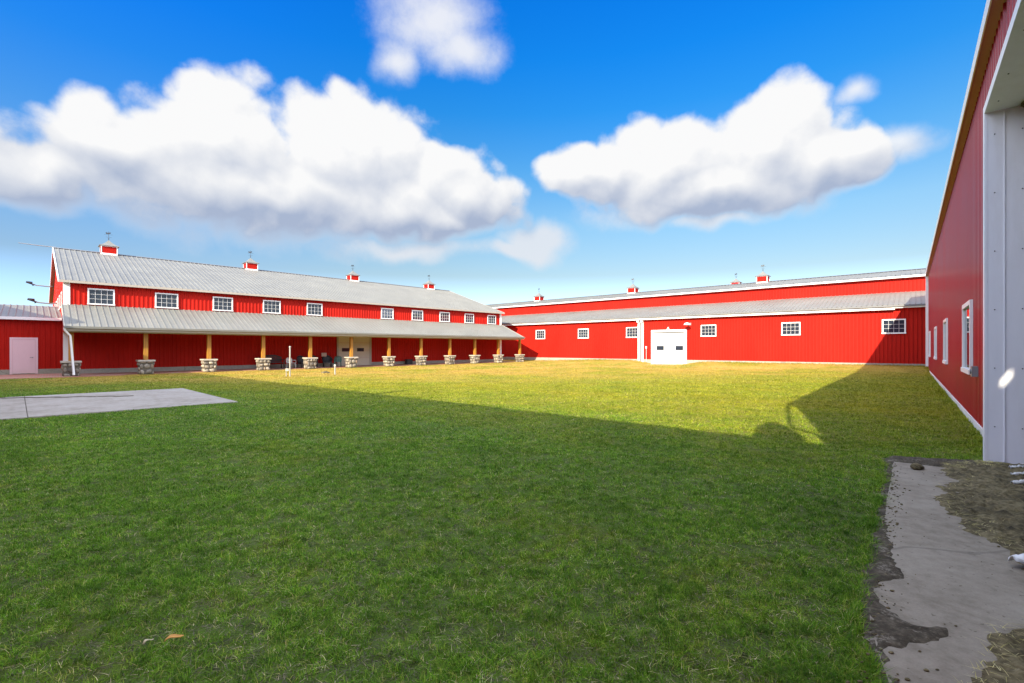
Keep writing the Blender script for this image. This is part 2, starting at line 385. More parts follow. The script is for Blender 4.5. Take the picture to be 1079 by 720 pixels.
# ------------------------------------------------------------------ shared part meshes
def window_meshes(w, h, nx_, ny_, fw=.10, frame=M['white'], proud=.06):
    """frame with muntins and its pane; front faces -y, origin at its centre on the wall"""
    f = MB(); d0, d1 = -proud, .0
    f.box(-w/2, w/2, d0, d1, h/2 - fw, h/2); f.box(-w/2 - .02, w/2 + .02, d0 - .02, d1, -h/2, -h/2 + fw)
    f.box(-w/2, -w/2 + fw, d0, d1, -h/2 + fw, h/2 - fw); f.box(w/2 - fw, w/2, d0, d1, -h/2 + fw, h/2 - fw)
    iw, ih = w - 2 * fw, h - 2 * fw; m = .013
    for i in range(1, nx_): x = -iw/2 + iw * i / nx_; f.box(x - m/2, x + m/2, d0 + .022, d0 + .032, -ih/2, ih/2)
    for j in range(1, ny_): z = -ih/2 + ih * j / ny_; f.box(-iw/2, iw/2, d0 + .024, d0 + .034, z - m/2, z + m/2)
    p = MB(); p.box(-iw/2 - .01, iw/2 + .01, d0 + .040, d0 + .045, -ih/2 - .01, ih/2 + .01)
    def mk(b, n, mat):
        me = bpy.data.meshes.new(n); me.from_pydata(b.v, [], b.f); me.materials.append(mat); return me
    return mk(f, 'window', frame), mk(p, 'pane', M['glass'])
def add_window(meshes, parent, loc, rotz=0, label=None):
    o = put('window', meshes[0], parent, loc, rotz); put('pane', meshes[1], o)
    if label: o['label'] = label
    return o
WIN43 = window_meshes(1.25, .98, 4, 3, .072)
WING = window_meshes(1.25, .98, 4, 3, .085, proud=.035)
WINB = window_meshes(1.32, 1.04, 4, 3, .082)
def cupola_meshes():
    b = MB(); w = .62
    for i in range(12): z = .04 + i * .055; b.box(-w + .1, w - .1, -w + .025, w - .025, z, z + .045); b.box(-w + .025, w - .025, -w + .1, w - .1, z + .002, z + .047)
    b.box(-w + .08, w - .08, -w + .08, w - .08, -.4, .72)
    t = MB()
    for sx in (-1, 1):
        for sy in (-1, 1): t.box(sx * w - .06 * (sx > 0), sx * w + .06 * (sx < 0), sy * w - .06 * (sy > 0), sy * w + .06 * (sy < 0), -.45, .72)
    t.box(-w - .012, w + .012, -w - .012, w + .012, -.46, .03); t.box(-w - .03, w + .03, -w - .03, w + .03, .69, .76)
    r = MB(); e = .76; pr = [(e, .745), (e, .775), (.52, .90), (.30, 1.08), (.13, 1.28), (.03, 1.40)]; vs = []
    for a, z in pr: vs += [(-a, -a, z), (a, -a, z), (a, a, z), (-a, a, z)]
    r.add(vs, [(0, 3, 2, 1)] + [(4*i + k, 4*i + (k + 1) % 4, 4*i + 4 + (k + 1) % 4, 4*i + 4 + k) for i in range(len(pr) - 1) for k in range(4)] + [(20, 21, 22, 23)])
    v = MB(); v.tube([(0, 0, 1.35), (0, 0, 2.3)], .014, 6); v.tube([(-.22, 0, 1.72), (.22, 0, 1.72)], .009, 6); v.tube([(0, -.22, 1.74), (0, .22, 1.74)], .009, 6)
    v.tube([(-.32, .03, 1.98), (.32, -.03, 1.98)], .009, 6); v.tube([(0, 0, 1.5), (0, 0, 1.56), (0, 0, 1.62)], [.02, .06, .02], 8)
    pr = [(-.30, 2.02), (-.1, 2.05), (.05, 2.03), (.12, 2.1), (.24, 2.16), (.28, 2.28), (.16, 2.33), (.0, 2.24), (-.2, 2.24), (-.34, 2.32), (-.36, 2.14)]
    v.add([(x * .62, -.012, 2.02 + (z - 2.02) * .62) for x, z in pr] + [(x * .62, .012, 2.02 + (z - 2.02) * .62) for x, z in pr], [tuple(range(11)), tuple(range(11, 22))[::-1]] + [(i, 11 + i, 11 + (i + 1) % 11, (i + 1) % 11) for i in range(11)])
    out = []
    for bb, n, m in ((b, 'cupola', M['red']), (t, 'corner_trim', M['white']), (r, 'cupola_roof', M['roof']), (v, 'weathervane', M['dark'])):
        me = bpy.data.meshes.new(n); me.from_pydata(bb.v, [], bb.f); me.materials.append(m); out.append(me)
    return out
CUP = cupola_meshes()
def add_cupola(parent, loc, rotz=0, sc=1):
    o = put('cupola', CUP[0], parent, loc, rotz); o.scale = (sc,) * 3
    for n, me in zip(('corner_trim', 'cupola_roof', 'weathervane'), CUP[1:]): c = put(n, me, o)
    c.rotation_euler.z = random.uniform(-.5, .5)
    return o
def stone_pier_mesh():
    """a tapering pier faced with irregular rounded stones in mortar"""
    r = random.Random(3); b = MB(); tint = []
    H = .78; wt, wb = .36, .29
    b.add([(-wb, -wb, 0), (wb, -wb, 0), (wb, wb, 0), (-wb, wb, 0), (-wt, -wt, H), (wt, -wt, H), (wt, wt, H), (-wt, wt, H)],
          [(4, 5, 6, 7), (0, 1, 5, 4), (1, 2, 6, 5), (2, 3, 7, 6), (3, 0, 4, 7)]); tint += [.05] * 8
    for side in range(4):
        rot = Matrix.Rotation(side * math.pi / 2, 4, 'Z'); z = .01
        while z < H - .06:
            h = min(r.uniform(.16, .34), H - z - .005); hw = wb + (wt - wb) * z / H + .03; x = -hw
            while x < hw - .05:
                w = min(r.uniform(.14, .40), hw - x); hh = h * r.uniform(.72, 1)
                cx, cz = x + w / 2, z + hh / 2; n = 9; tt = r.random(); d = r.uniform(.03, .075)
                ang = [2 * math.pi * k / n + r.uniform(-.2, .2) for k in range(n)]; rad = [r.uniform(.72, 1.12) for k in range(n)]
                vs = []
                for f_, dep in ((1.0, 0), (.9, d * .7), (.6, d)):
                    for a_, q in zip(ang, rad):
                        ca, sa = math.cos(a_), math.sin(a_); m_ = max(abs(ca), abs(sa)) ** .6
                        vs.append(rot @ Vector((cx + ca / m_ * q * f_ * (w/2 - .008), -hw + .03 - dep, cz + sa / m_ * q * f_ * (hh/2 - .006))))
                vs.append(rot @ Vector((cx, -hw + .03 - d * 1.1, cz)))
                fs = [(i * n + k, i * n + (k + 1) % n, (i + 1) * n + (k + 1) % n, (i + 1) * n + k) for i in range(2) for k in range(n)] + [(2 * n + k, 2 * n + (k + 1) % n, 3 * n) for k in range(n)]
                b.add(vs, fs, True); tint += [tt] * len(vs); x += w
            z += h
    me = bpy.data.meshes.new('stone_base'); me.from_pydata(b.v, [], b.f); me.polygons.foreach_set('use_smooth', b.sm)
    a = me.attributes.new('tint', 'FLOAT', 'POINT'); a.data.foreach_set('value', tint); me.materials.append(M['stone']); return me
PIER = stone_pier_mesh()

# ------------------------------------------------------------------ left barn with the porch
LA = 35.83; DA = 19.58; RIDGE = 8.87; EAVE = 5.62; HALF = DA / 2
barnA = thing('barn', 'long red barn with a grey roofed porch on stone piers and upstairs windows', 'barn', fromA(SL, -KW), RA)
ms = (RIDGE - EAVE) / HALF
w = MB(); w.sheet((0, 0, 0), (1, 0, 0), LA, (0, 0, 1), .30, EAVE - .05, (0, -1, 0)); w.build('front_wall', M['red'], barnA)
def gab(t): return EAVE - .05 + ms * min(t, DA - t)
w = MB(); w.sheet((0, DA, 0), (0, -1, 0), DA, (0, 0, 1), .30, gab, (-1, 0, 0)); w.build('gable_wall', M['red'], barnA)
w = MB(); w.sheet((LA, 0, 0), (0, 1, 0), DA, (0, 0, 1), .30, gab, (1, 0, 0)); w.build('gable_wall', M['red'], barnA)
w = MB(); w.sheet((LA, DA, 0), (-1, 0, 0), LA, (0, 0, 1), .30, EAVE - .05, (0, 1, 0)); w.build('rear_wall', M['red'], barnA)
w = MB(); w.box(-.03, LA + .03, -.03, .2, -.2, .30); w.box(-.03, .2, .2, DA + .03, -.2, .30); w.box(LA - .2, LA + .03, .2, DA + .03, -.2, .30); w.build('footing', M['footing'], barnA)
sl = math.hypot(HALF + .3, (HALF + .3) * ms)
c_, s_ = (HALF + .3) / sl, (HALF + .3) * ms / sl
w = MB()
w.sheet((-.25, -.3, EAVE - .3 * ms), (1, 0, 0), LA + .5, (0, c_, s_), 0, sl, (0, -s_, c_), .30, .031, .045, .015)
w.sheet((-.25, DA + .3, EAVE - .3 * ms), (1, 0, 0), LA + .5, (0, -c_, s_), 0, sl, (0, s_, c_), .30, .031, .045, .015)
rf = w.build('roof', M['roof'], barnA)
u = MB()
for sg, y0_ in ((1, -.28), (-1, DA + .28)):
    u.add([(-.22, y0_, EAVE - .3 * ms - .03), (LA + .22, y0_, EAVE - .3 * ms - .03), (LA + .22, HALF, RIDGE - .04), (-.22, HALF, RIDGE - .04)], [(0, 3, 2, 1) if sg > 0 else (0, 1, 2, 3)])
u.build('soffit', M['beige'], rf)
w = MB(); w.add([(-.26, HALF - .22, RIDGE - .22 * ms + .05), (-.26, HALF, RIDGE + .06), (-.26, HALF + .22, RIDGE - .22 * ms + .05), (LA + .26, HALF - .22, RIDGE - .22 * ms + .05), (LA + .26, HALF, RIDGE + .06), (LA + .26, HALF + .22, RIDGE - .22 * ms + .05)], [(0, 3, 4, 1), (1, 4, 5, 2)]); w.build('ridge_cap', M['ridge'], rf)
w = MB(); w.box(-.26, LA + .26, -.36, -.30, EAVE - .3 * ms - .13, EAVE - .3 * ms + .01); w.build('eave_trim', M['beige'], rf)
for xx in (-.29, LA + .23):
    w = MB()
    for ya, yb in ((-.3, HALF), (DA + .3, HALF)): w.bar((xx + .03, ya, EAVE - .3 * ms - .05), (xx + .03, yb, RIDGE - .05), .05, .17)
    w.build('rake_trim', M['beige'] if xx > 0 else M['white'], rf)
w = MB(); w.box(-.055, .24, -.055, -.0, 3.9, EAVE - .1); w.box(-.055, 0, .0, .2, 3.9, EAVE - .1); w.build('corner_trim', M['white'], barnA)
w = MB(); w.box(LA - .2, LA + .055, -.055, 0, .3, EAVE - .1); w.box(LA, LA + .055, .0, .2, .3, EAVE - .1); w.build('corner_trim', M['white'], barnA)
w = MB(); w.box(-.06, .16, -.06, .0, .1, 3.5); w.build('corner_trim', M['white'], barnA)
for i in (0, 1, 2, 3, 4, 6, 7, 8, 9, 10): add_window(WIN43, barnA, (3.01 - SL + 3.263 * i + (.1 if i > 5 else 0), -.025, 4.68))
for y_ in (3.0, 5.8, 8.6, 11.4, 14.2): add_window(WING, barnA, (-.01, y_, 4.6), -math.pi / 2)
for x_ in (2.84, 12.88, 22.98, 33.0): add_cupola(barnA, (x_, HALF, RIDGE - .06), 0, .78)
# porch: lean-to roof on timber columns with stone bases
PD = 3.40; PT, PE = 4.14, 2.72; ps = (PT - PE) / PD; pl = math.hypot(PD, PT - PE)
w = MB(); w.sheet((-.12, -PD, PE), (1, 0, 0), LA + .3, (0, PD / pl, (PT - PE) / pl), 0, pl, (0, -(PT - PE) / pl, PD / pl), .30, .031, .045, .015)
pr_ = w.build('porch_roof', M['roof'], barnA)
w = MB(); w.add([(-.10, -PD, PE - .03), (LA + .16, -PD, PE - .03), (LA + .16, -.03, PT - .04), (-.10, -.03, PT - .04)], [(0, 3, 2, 1)])
w.build('porch_ceiling', M['beige'], pr_)
w = MB(); w.box(-.14, LA + .2, -PD - .06, -PD, PE - .22, PE + .015); w.box(-.1, LA + .16, -PD + .0, -PD + .28, PE - .26, PE - .20); w.box(-.05, LA + .1, -PD + .3, -PD + .5, PE - .30, PE - .05); w.build('porch_fascia', M['beige'], pr_)
w = MB(); w.box(-.14, LA + .2, -PD - .17, -PD - .06, PE - .10, PE + .02); w.build('gutter', M['roof'], pr_)
for xx in (-.13, LA + .17): w = MB(); w.bar((xx, -PD, PE - .08), (xx, -.02, PT - .08), .04, .2); w.build('rake_trim', M['beige'], pr_)
for xx in (-.09, LA + .13): w = MB(); w.add([(xx, -.03, PT - .1), (xx, -PD, PE - .1), (xx, -PD, PE - .24), (xx, -.03, PE - .24)], [(0, 1, 2, 3) if xx < 0 else (3, 2, 1, 0)]); w.build('porch_gable', M['red'], pr_)
cm = MB(); cm.box(-.105, .105, -.105, .105, .8, PE - .28); cme = bpy.data.meshes.new('porch_column'); cme.from_pydata(cm.v, [], cm.f); cme.materials.append(M['timber'])
kc = MB(); kc.prism([(-.40, -.42), (.40, -.42), (.42, -.40), (.42, .40), (.40, .42), (-.40, .42), (-.42, .40), (-.42, -.40)], .765, .85); kme = bpy.data.meshes.new('cap_stone'); kme.from_pydata(kc.v, [], kc.f); kme.materials.append(M['cap'])
for i in range(12):
    x_ = .16 + 3.262 * i
    if i in (6, 7, 8): x_ += .12
    o = put('porch_column', cme, barnA, (x_, -KW + 0 + 35.32 - .0, 0)); o.location.y = -(KW - 35.32) 
    a = put('stone_base', PIER, o); a.rotation_euler.z = (i % 4) * math.pi / 2; put('cap_stone', kme, o)
# downspout at the left corner
w = MB(); w.tube([(-.12, -PD - .1, PE - .08), (-.12, -PD - .08, PE - .2), (.1, -PD + .0, PE - .5), (.24, -PD + .02, .25), (.24, -PD - .06, .1)], .055, 8); w.build('downspout', M['white'], barnA)
# double door under the porch
dx0, dx1 = 16.55, 19.7
w = MB()
for j in range(4): w.box(dx0 + .15, dx1 - .15, -.075, -.03, .05 + j * .655, .05 + j * .655 + .645)
dr = w.build('garage_door', M['doorbeige'], barnA)
w = MB(); w.box(dx0, dx0 + .15, -.11, 0, .03, 2.85); w.box(dx1 - .17, dx1, -.11, 0, .03, 2.85); w.box(dx0 + .15, dx1 - .17, -.10, 0, 2.67, 2.85); w.box(17.97, 18.03, -.09, -.076, .05, 2.66); w.build('door_frame', M['beige'], dr)
for x_ in (17.3, 18.65):
    w = MB(); w.box(x_ - .38, x_ + .38, -.095, -.076, 1.20, 1.60); f_ = w.build('window', M['doorbeige'], dr); w = MB(); w.box(x_ - .33, x_ + .33, -.100, -.096, 1.25, 1.55); w.build('pane', M['glass'], f_)
# lamps on arms and a rod at the left gable
for (y_, z_, ln) in ((16.0, 6.75, 1.35), (10.4, 4.98, 1.25)):
    w = MB(); w.tube([(0, y_, z_ - .1), (-.3, y_, z_ - .16), (-ln * .8, y_, z_ - .12), (-ln, y_, z_)], .045, 6); a = w.build('lamp_arm', M['galv'], barnA)
    w = MB(); w.tube([(-ln + .12, y_, z_ - .16), (-ln, y_, z_ + .04), (-ln - .3, y_, z_ + .10)], [.07, .12, .07], 8); w.build('lamp_head', M['dark'], a)
w = MB(); w.tube([(-.1, HALF, RIDGE + .05), (-1.1, HALF, RIDGE + .05), (-2.0, HALF, RIDGE + .08)], [.03, .03, .02], 6); w.build('ridge_rod', M['galv'], barnA)

# ------------------------------------------------------------------ low wing at the far left
shed = thing('shed', 'low red shed at the far left with one plain pale door', 'shed', fromA(SL, -40.0), RA)
XE = 18
w = MB(); w.sheet((-XE, 0, 0), (1, 0, 0), XE, (0, 0, 1), .30, 3.32, (0, -1, 0)); w.build('front_wall', M['red'], shed)
w = MB(); w.sheet((-XE, 9, 0), (0, -1, 0), 9, (0, 0, 1), .30, 3.3, (-1, 0, 0)); w.build('end_wall', M['red'], shed)
w = MB(); w.box(-XE, -.0, -.03, .1, -.2, .30); w.build('footing', M['footing'], shed)
zl = math.hypot(6.3, 1.1); w = MB(); w.sheet((-XE - .2, -.3, 3.36), (1, 0, 0), XE + .2, (0, 6.3 / zl, 1.1 / zl), 0, zl, (0, -1.1 / zl, 6.3 / zl), .30, .031, .045, .015)
w.add([(-XE - .2, 6.0, 4.46), (0, 6.0, 4.46), (0, 12.3, 3.3), (-XE - .2, 12.3, 3.3)], [(0, 1, 2, 3)])
w.add([(-XE - .2, -.3, 3.33), (0, -.3, 3.33), (0, 6, 4.42), (-XE - .2, 6, 4.42)], [(0, 3, 2, 1)]); sr = w.build('roof', M['roof'], shed)
w = MB(); w.box(-XE - .2, -.06, -.36, -.30, 3.22, 3.38); w.box(-XE - .2, -.06, -.30, 0, 3.22, 3.26); w.build('eave_trim', M['white'], sr)
w = MB(); w.box(-2.12, -1.20, -.06, -.02, .06, 2.07); w.box(-2.05, -1.27, -.066, -.06, 1.1, 1.95); w.box(-2.05, -1.27, -.066, -.06, .2, .95); d_ = w.build('door', M['palepink'], shed)
w = MB(); w.box(-2.24, -2.125, -.08, 0, .03, 2.18); w.box(-1.195, -1.08, -.08, 0, .03, 2.18); w.box(-2.125, -1.195, -.078, 0, 2.075, 2.18); w.build('door_frame', M['palepink'], d_)
w = MB(); w.tube([(-1.3, -.06, 1.0), (-1.3, -.12, 1.0)], .03, 8); w.tube([(-1.3, -.11, 1.0), (-1.42, -.11, 1.0)], .014, 6); w.build('handle', M['galv'], d_)

# ------------------------------------------------------------------ back barn
barnB = thing('barn', 'wide red barn across the back of the lawn with a white garage door', 'barn', (nB.x * WB, nB.y * WB, 0), RB)
X0, X1 = -62, 9.5
HW, FB = 4.38, 4.22
w = MB(); w.sheet((X0, 0, 0), (1, 0, 0), X1 - X0, (0, 0, 1), .45, HW, (0, -1, 0), .23, .034); w.build('front_wall', M['red'], barnB)
w = MB(); w.box(X0, X1, -.035, .2, -.3, .455); w.build('footing', M['footing'], barnB)
r1 = 4.39; ls = (5.90 - 4.58) / (r1 + .35); ll = math.hypot(r1 + .35, 5.90 - 4.58)
w = MB(); w.sheet((X0, -.35, 4.58), (1, 0, 0), X1 - X0, (0, (r1 + .35) / ll, (5.90 - 4.58) / ll), 0, ll, (0, -(5.90 - 4.58) / ll, (r1 + .35) / ll), .30, .031, .045, .015)
lr = w.build('lower_roof', M['roof'], barnB)
w = MB(); w.box(X0, -1.35, -.40, -.345, FB + .04, 4.44); w.box(-1.35, X1, -.40, -.345, 4.36, 4.47); w.box(X0, X1, -.345, -.0, 4.385, 4.42); w.build('eave_trim', M['white'], lr)
w = MB(); w.box(X0, X1, -.52, -.405, 4.455, 4.575); w.build('gutter', M['ridge'], lr)
w = MB(); w.sheet((X0, r1, 0), (1, 0, 0), X1 - X0, (0, 0, 1), 5.8, 7.1, (0, -1, 0)); w.build('upper_wall', M['red'], barnB)
us = (8.01 - 7.14) / 3.95; ul = math.hypot(3.95, .87)
w = MB(); w.sheet((X0, r1 - .35, 7.14), (1, 0, 0), X1 - X0, (0, 3.95 / ul, .87 / ul), 0, ul, (0, -.87 / ul, 3.95 / ul), .30, .031, .045, .015)
w.sheet((X0, r1 + 7.55, 7.14), (1, 0, 0), X1 - X0, (0, -3.95 / ul, .87 / ul), 0, ul, (0, .87 / ul, 3.95 / ul), .30, .031, .045, .015); ur = w.build('upper_roof', M['roof'], barnB)
w = MB(); w.box(X0, X1, r1 - .40, r1 - .35, 6.97, 7.11); w.box(X0, X1, r1 - .35, r1, 6.975, 7.0); w.build('eave_trim', M['white'], ur)
w = MB(); w.add([(X0, r1 + 3.35, 8.0), (X1, r1 + 3.35, 8.0), (X1, r1 + 3.6, 8.07), (X0, r1 + 3.6, 8.07), (X1, r1 + 3.85, 8.0), (X0, r1 + 3.85, 8.0)], [(0, 1, 2, 3), (3, 2, 4, 5)]); w.build('ridge_cap', M['ridge'], ur)
w = MB(); w.sheet((X0, r1 + 7.2, 0), (1, 0, 0), X1 - X0, (0, 0, 1), 4.5, 7.1, (0, 1, 0), .6); w.sheet((X0, 16, 0), (1, 0, 0), X1 - X0, (0, 0, 1), 0, 4.4, (0, 1, 0), .6)
w.add([(X0, r1 + 7.2, 5.9), (X1, r1 + 7.2, 5.9), (X1, 16.3, 4.5), (X0, 16.3, 4.5)], [(0, 1, 2, 3)]); w.build('rear_wall', M['red'], barnB)
for x_ in (X0, X1):
    w = MB(); w.add([(x_, 0, -.2), (x_, 16, -.2), (x_, 16, 4.4), (x_, r1 + 7.2, 5.9), (x_, r1 + 7.2, 7.1), (x_, r1 + 3.6, 7.95), (x_, r1, 7.1), (x_, r1, 5.85), (x_, 0, 4.4)], [tuple(range(9))]); w.build('end_wall', M['red'], barnB)
for v_ in (-32.98, -27.2, -21.52, -14.19, -7.8, -1.42): add_window(WINB, barnB, (v_, -.025, 3.09))
for v_ in (-39.41, -25.47, -11.65): add_cupola(barnB, (v_, r1 + 3.6, 7.98), 0, .78)
# white garage door with two small windows
w = MB()
for j in range(5): w.box(-19.32, -16.33, -.085, -.03, .06 + j * .592, .06 + j * .592 + .586)
gd = w.build('garage_door', M['white'], barnB)
w = MB(); w.box(-19.52, -19.33, -.14, 0, .03, 3.05); w.box(-16.32, -16.13, -.14, 0, .03, 3.05); w.box(-19.52, -16.13, -.15, 0, 3.052, 3.26); w.build('door_frame', M['white'], gd)
w = MB(); w.box(-19.32, -16.33, -.10, -.04, 2.95, 3.05); w.build('seal', M['dark'], gd)
for x_ in (-18.63, -16.80):
    w = MB(); w.box(x_ - .36, x_ + .36, -.105, -.086, 1.34, 1.76); f_ = w.build('window', M['dark'], gd); w = MB(); w.box(x_ - .31, x_ + .31, -.11, -.106, 1.39, 1.71); w.build('pane', M['glass'], f_)
# twin downspouts with a trim board between
w = MB(); w.box(-20.72, -20.5, -.06, 0, .3, FB); tb = w.build('trim_board', M['galv'], barnB)
for x_ in (-20.81, -20.41): w = MB(); w.box(x_ - .085, x_ + .085, -.16, -.03, .12, FB + .02); w.box(x_ - .085, x_ + .085, -.40, -.16, FB - .18, FB + .02); w.build('downspout', M['white'], barnB)
for x_ in (-20.8, -20.4): w = MB(); w.tube([(x_, -.1, .12), (x_, -.45, .06)], .07, 8); w.build('drain_elbow', M['dark'], barnB)
# wall lamps
w = MB(); w.box(-17.95, -17.77, -.16, 0, 3.27, 3.40); w.tube([(-17.86, -.10, 3.40), (-17.86, -.10, 3.52)], [.05, .03], 8); w.build('door_lamp', M['white'], barnB)
w = MB(); w.box(-16.0, -15.72, -.10, 0, 3.62, 3.84); w.tube([(-15.86, -.08, 3.78), (-15.86, -.42, 3.82), (-15.86, -.72, 3.76)], .035, 6); a = w.build('lamp_arm', M['galv'], barnB)
w = MB(); w.tube([(-15.86, -.70, 3.84), (-15.86, -.70, 3.76), (-15.86, -.70, 3.64)], [.06, .22, .30], 12); w.build('lamp_shade', M['white'], a)
w = MB(); w.box(-20.12, -20.0, -.10, -.0, 1.5, 1.72); w.tube([(-20.06, -.05, .2), (-20.06, -.05, 1.5)], .018, 6); w.build('outlet_box', M['plastic'], barnB)

# another barn just behind: only its cupola clears the back barn's ridge
rear = thing('barn', 'farther red barn hidden behind the back barn so that only its small cupola shows', 'barn', (nB.x * 60, nB.y * 60, 0), RB)
w = MB(); w.box(-24, -4, 0, 7, 0, 7.6); w.build('wall', M['red'], rear)
w = MB(); w.sheet((-24.2, -.3, 7.6), (1, 0, 0), 20.4, (0, .92, .392), 0, 4.13, (0, -.392, .92), .3); w.sheet((-24.2, 7.3, 7.6), (1, 0, 0), 20.4, (0, -.92, .392), 0, 4.13, (0, .392, .92), .3); w.build('roof', M['roof'], rear)
add_cupola(rear, (-17.6, 3.5, 9.22), 0, .80)

# ------------------------------------------------------------------ right barn beside the path
barnC = thing('barn', 'tall red barn wall along the right edge with a white framed portal', 'barn', (0, 0, 0), RC)
UC = 1.05; WE = 42.2; W0 = 1.2; EC = 6.60; DC = 20
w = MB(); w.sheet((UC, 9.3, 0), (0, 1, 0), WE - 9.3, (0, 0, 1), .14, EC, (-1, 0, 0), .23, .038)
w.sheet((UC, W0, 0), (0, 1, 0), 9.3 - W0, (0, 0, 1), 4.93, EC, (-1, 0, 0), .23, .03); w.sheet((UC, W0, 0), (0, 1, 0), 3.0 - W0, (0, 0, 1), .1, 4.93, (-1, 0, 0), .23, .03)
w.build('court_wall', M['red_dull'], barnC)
w = MB(); w.box(UC - .055, UC + .1, 9.3, WE, -.2, .135); w.build('footing', M['white'], barnC)
cs = .3
def gtop(u): return EC + cs * min(u - UC, UC + DC - u)
h_u0, h_u1 = 2.975, 3.072; uu = [UC, h_u0, h_u1, 3.2, UC + DC / 2, UC + DC]
w = MB()
for a, b in zip(uu[:-1], uu[1:]):
    if a == h_u0:
        w.add([(a, W0, 0), (b, W0, 0), (b, W0, 5.02), (a, W0, 4.862)], [(0, 1, 2, 3)]); w.add([(a, W0, 4.955), (b, W0, 5.125), (b, W0, gtop(b)), (a, W0, gtop(a))], [(0, 1, 2, 3)])
    else: w.add([(a, W0, 0), (b, W0, 0), (b, W0, gtop(b)), (a, W0, gtop(a))], [(0, 1, 2, 3)])
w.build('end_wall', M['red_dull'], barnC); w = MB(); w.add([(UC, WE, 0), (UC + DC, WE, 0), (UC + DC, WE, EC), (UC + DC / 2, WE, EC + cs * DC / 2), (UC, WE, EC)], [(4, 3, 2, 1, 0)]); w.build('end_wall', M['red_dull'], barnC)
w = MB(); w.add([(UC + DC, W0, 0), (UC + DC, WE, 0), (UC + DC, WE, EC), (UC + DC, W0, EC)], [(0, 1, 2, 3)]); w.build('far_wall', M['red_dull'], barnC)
cl = math.hypot(DC / 2 + .17, cs * (DC / 2 + .17)); cc, cz = (DC / 2 + .17) / cl, cs * (DC / 2 + .17) / cl
w = MB(); w.sheet((.87, W0 - .0, 6.56), (0, 1, 0), WE - W0 + .1, (cc, 0, cz), 0, cl, (-cz, 0, cc), .3, .03, .04, .02)
w.sheet((UC + DC + .17, W0, 6.53), (0, 1, 0), WE - W0 + .1, (-cc, 0, cz), 0, cl, (cz, 0, cc), .3, .03, .04, .02); cr = w.build('roof', M['roof'], barnC)
w = MB(); w.box(.862, .882, W0, WE + .1, 6.37, 6.60); w.build('eave_trim', M['white'], cr)
w = MB(); w.box(.883, UC - .0, W0, WE + .1, 6.40, 6.44); w.build('soffit', M['soffit'], cr)
# portal frame: jambs and header stand proud of the wall and run into the recess
w = MB(); w.box(.80, .83, 9.16, 9.32, 0, 4.93); w.box(.83, 3.2, 9.163, 9.31, 0, 4.81); pf = w.build('portal_jamb', M['jamb'], barnC)
w = MB(); w.box(.80, 1.5, 2.95, 3.1, 0, 4.81); w.build('portal_jamb', M['jamb'], barnC)
w = MB(); w.box(.80, 3.2, 2.95, 9.16, 4.81, 4.93); w.build('portal_header', M['jamb'], barnC)
w = MB()
for z_ in (.5, 1.3, 2.1, 2.9, 3.7, 4.5):
    for u_ in (.90, 1.16): w.tube([(u_, 9.163, z_), (u_, 9.156, z_)], .008, 6)
for w_ in (4, 5, 6, 7, 8, 8.8):
    for u_ in (.90, 1.2): w.tube([(u_, w_, 4.81), (u_, w_, 4.803)], .008, 6)
tag(w.build('screw_heads', M['dark'], pf), kind='stuff')
w = MB(); w.box(.99, 1.0, 9.154, 9.163, .02, 4.8); w.box(1.30, 1.36, 9.14, 9.163, .02, 4.8); w.build('jamb_bead', M['jamb'], pf)
w = MB(); w.box(3.2, 3.3, W0 + .01, 9.3, 0, 4.85); w.build('recess_wall', M['inner'], barnC)
w = MB(); w.tube([(1.14, 9.03, 4.795), (1.28, 9.05, 4.76), (1.45, 9.06, 4.80)], [.05, .11, .05], 8); w.build('bird_nest', M['dirt'], barnC)
WINC = window_meshes(1.85, 1.56, 1, 1, .10, M['white'], .05)
for i, w_ in enumerate((14.5, 22.5, 30.5, 38.5)): add_window(WINC, barnC, (UC - .03, w_, 1.80), -math.pi / 2)
w = MB(); w.box(UC - .12, UC - .03, 12.62, 12.84, 1.02, 1.22); w.tube([(UC - .12, 12.73, 1.12), (UC - .14, 12.73, 1.12)], .05, 10); w.build('outlet_box', M['galv'], barnC)
w = MB(); w.box(UC - .17, UC + .1, WE - .35, WE + .06, .05, 6.4); w.build('corner_trim', M['white'], barnC)
w = MB(); w.tube([(.87, W0 + .06, 6.42), (.84, W0 + .05, 6.3), (.62, W0 + .04, 4.75), (.66, W0 + .04, 4.5), (1.0, W0 + .02, 4.25), (1.0, W0, .2)], .045, 8); w.build('downspout', M['white'], barnC)

# ------------------------------------------------------------------ barn that closes the court behind the photographer
barnD = thing('barn', 'red barn behind the photographer whose long eave shades the lawn', 'barn', (0, 0, 0), RB)
WD, ED = -3.75, 6.0
w = MB(); w.sheet((-64, WD, 0), (1, 0, 0), 84, (0, 0, 1), .1, ED, (0, 1, 0), .46); w.build('court_wall', M['red'], barnD)
w = MB(); w.sheet((-64.3, WD + .32, ED), (1, 0, 0), 84.3, (0, -.95, .312), 0, 9.6, (0, .312, .95), .6, .03); w.sheet((-64.3, WD - 18.5, ED), (1, 0, 0), 84.3, (0, .95, .312), 0, 9.9, (0, -.312, .95), .6, .03); dr_ = w.build('roof', M['roof'], barnD)
w = MB(); w.box(-64.3, 20, WD + .30, WD + .36, ED - .2, ED + .02); w.build('eave_trim', M['white'], dr_)
for x_ in (-64, 20): w = MB(); w.add([(x_, WD, 0), (x_, WD - 18.2, 0), (x_, WD - 18.2, ED), (x_, WD - 9.1, ED + 2.9), (x_, WD, ED)], [(0, 1, 2, 3, 4)]); w.build('end_wall', M['red'], barnD)
w = MB(); w.tube([(1.55, WD + .25, z_) for z_ in (5.9, 6.3, 6.5, 6.7, 6.85, 6.98, 7.06)], [.42, .40, .36, .30, .22, .13, .03], 16); w.build('roof_vent', M['galv'], barnD)
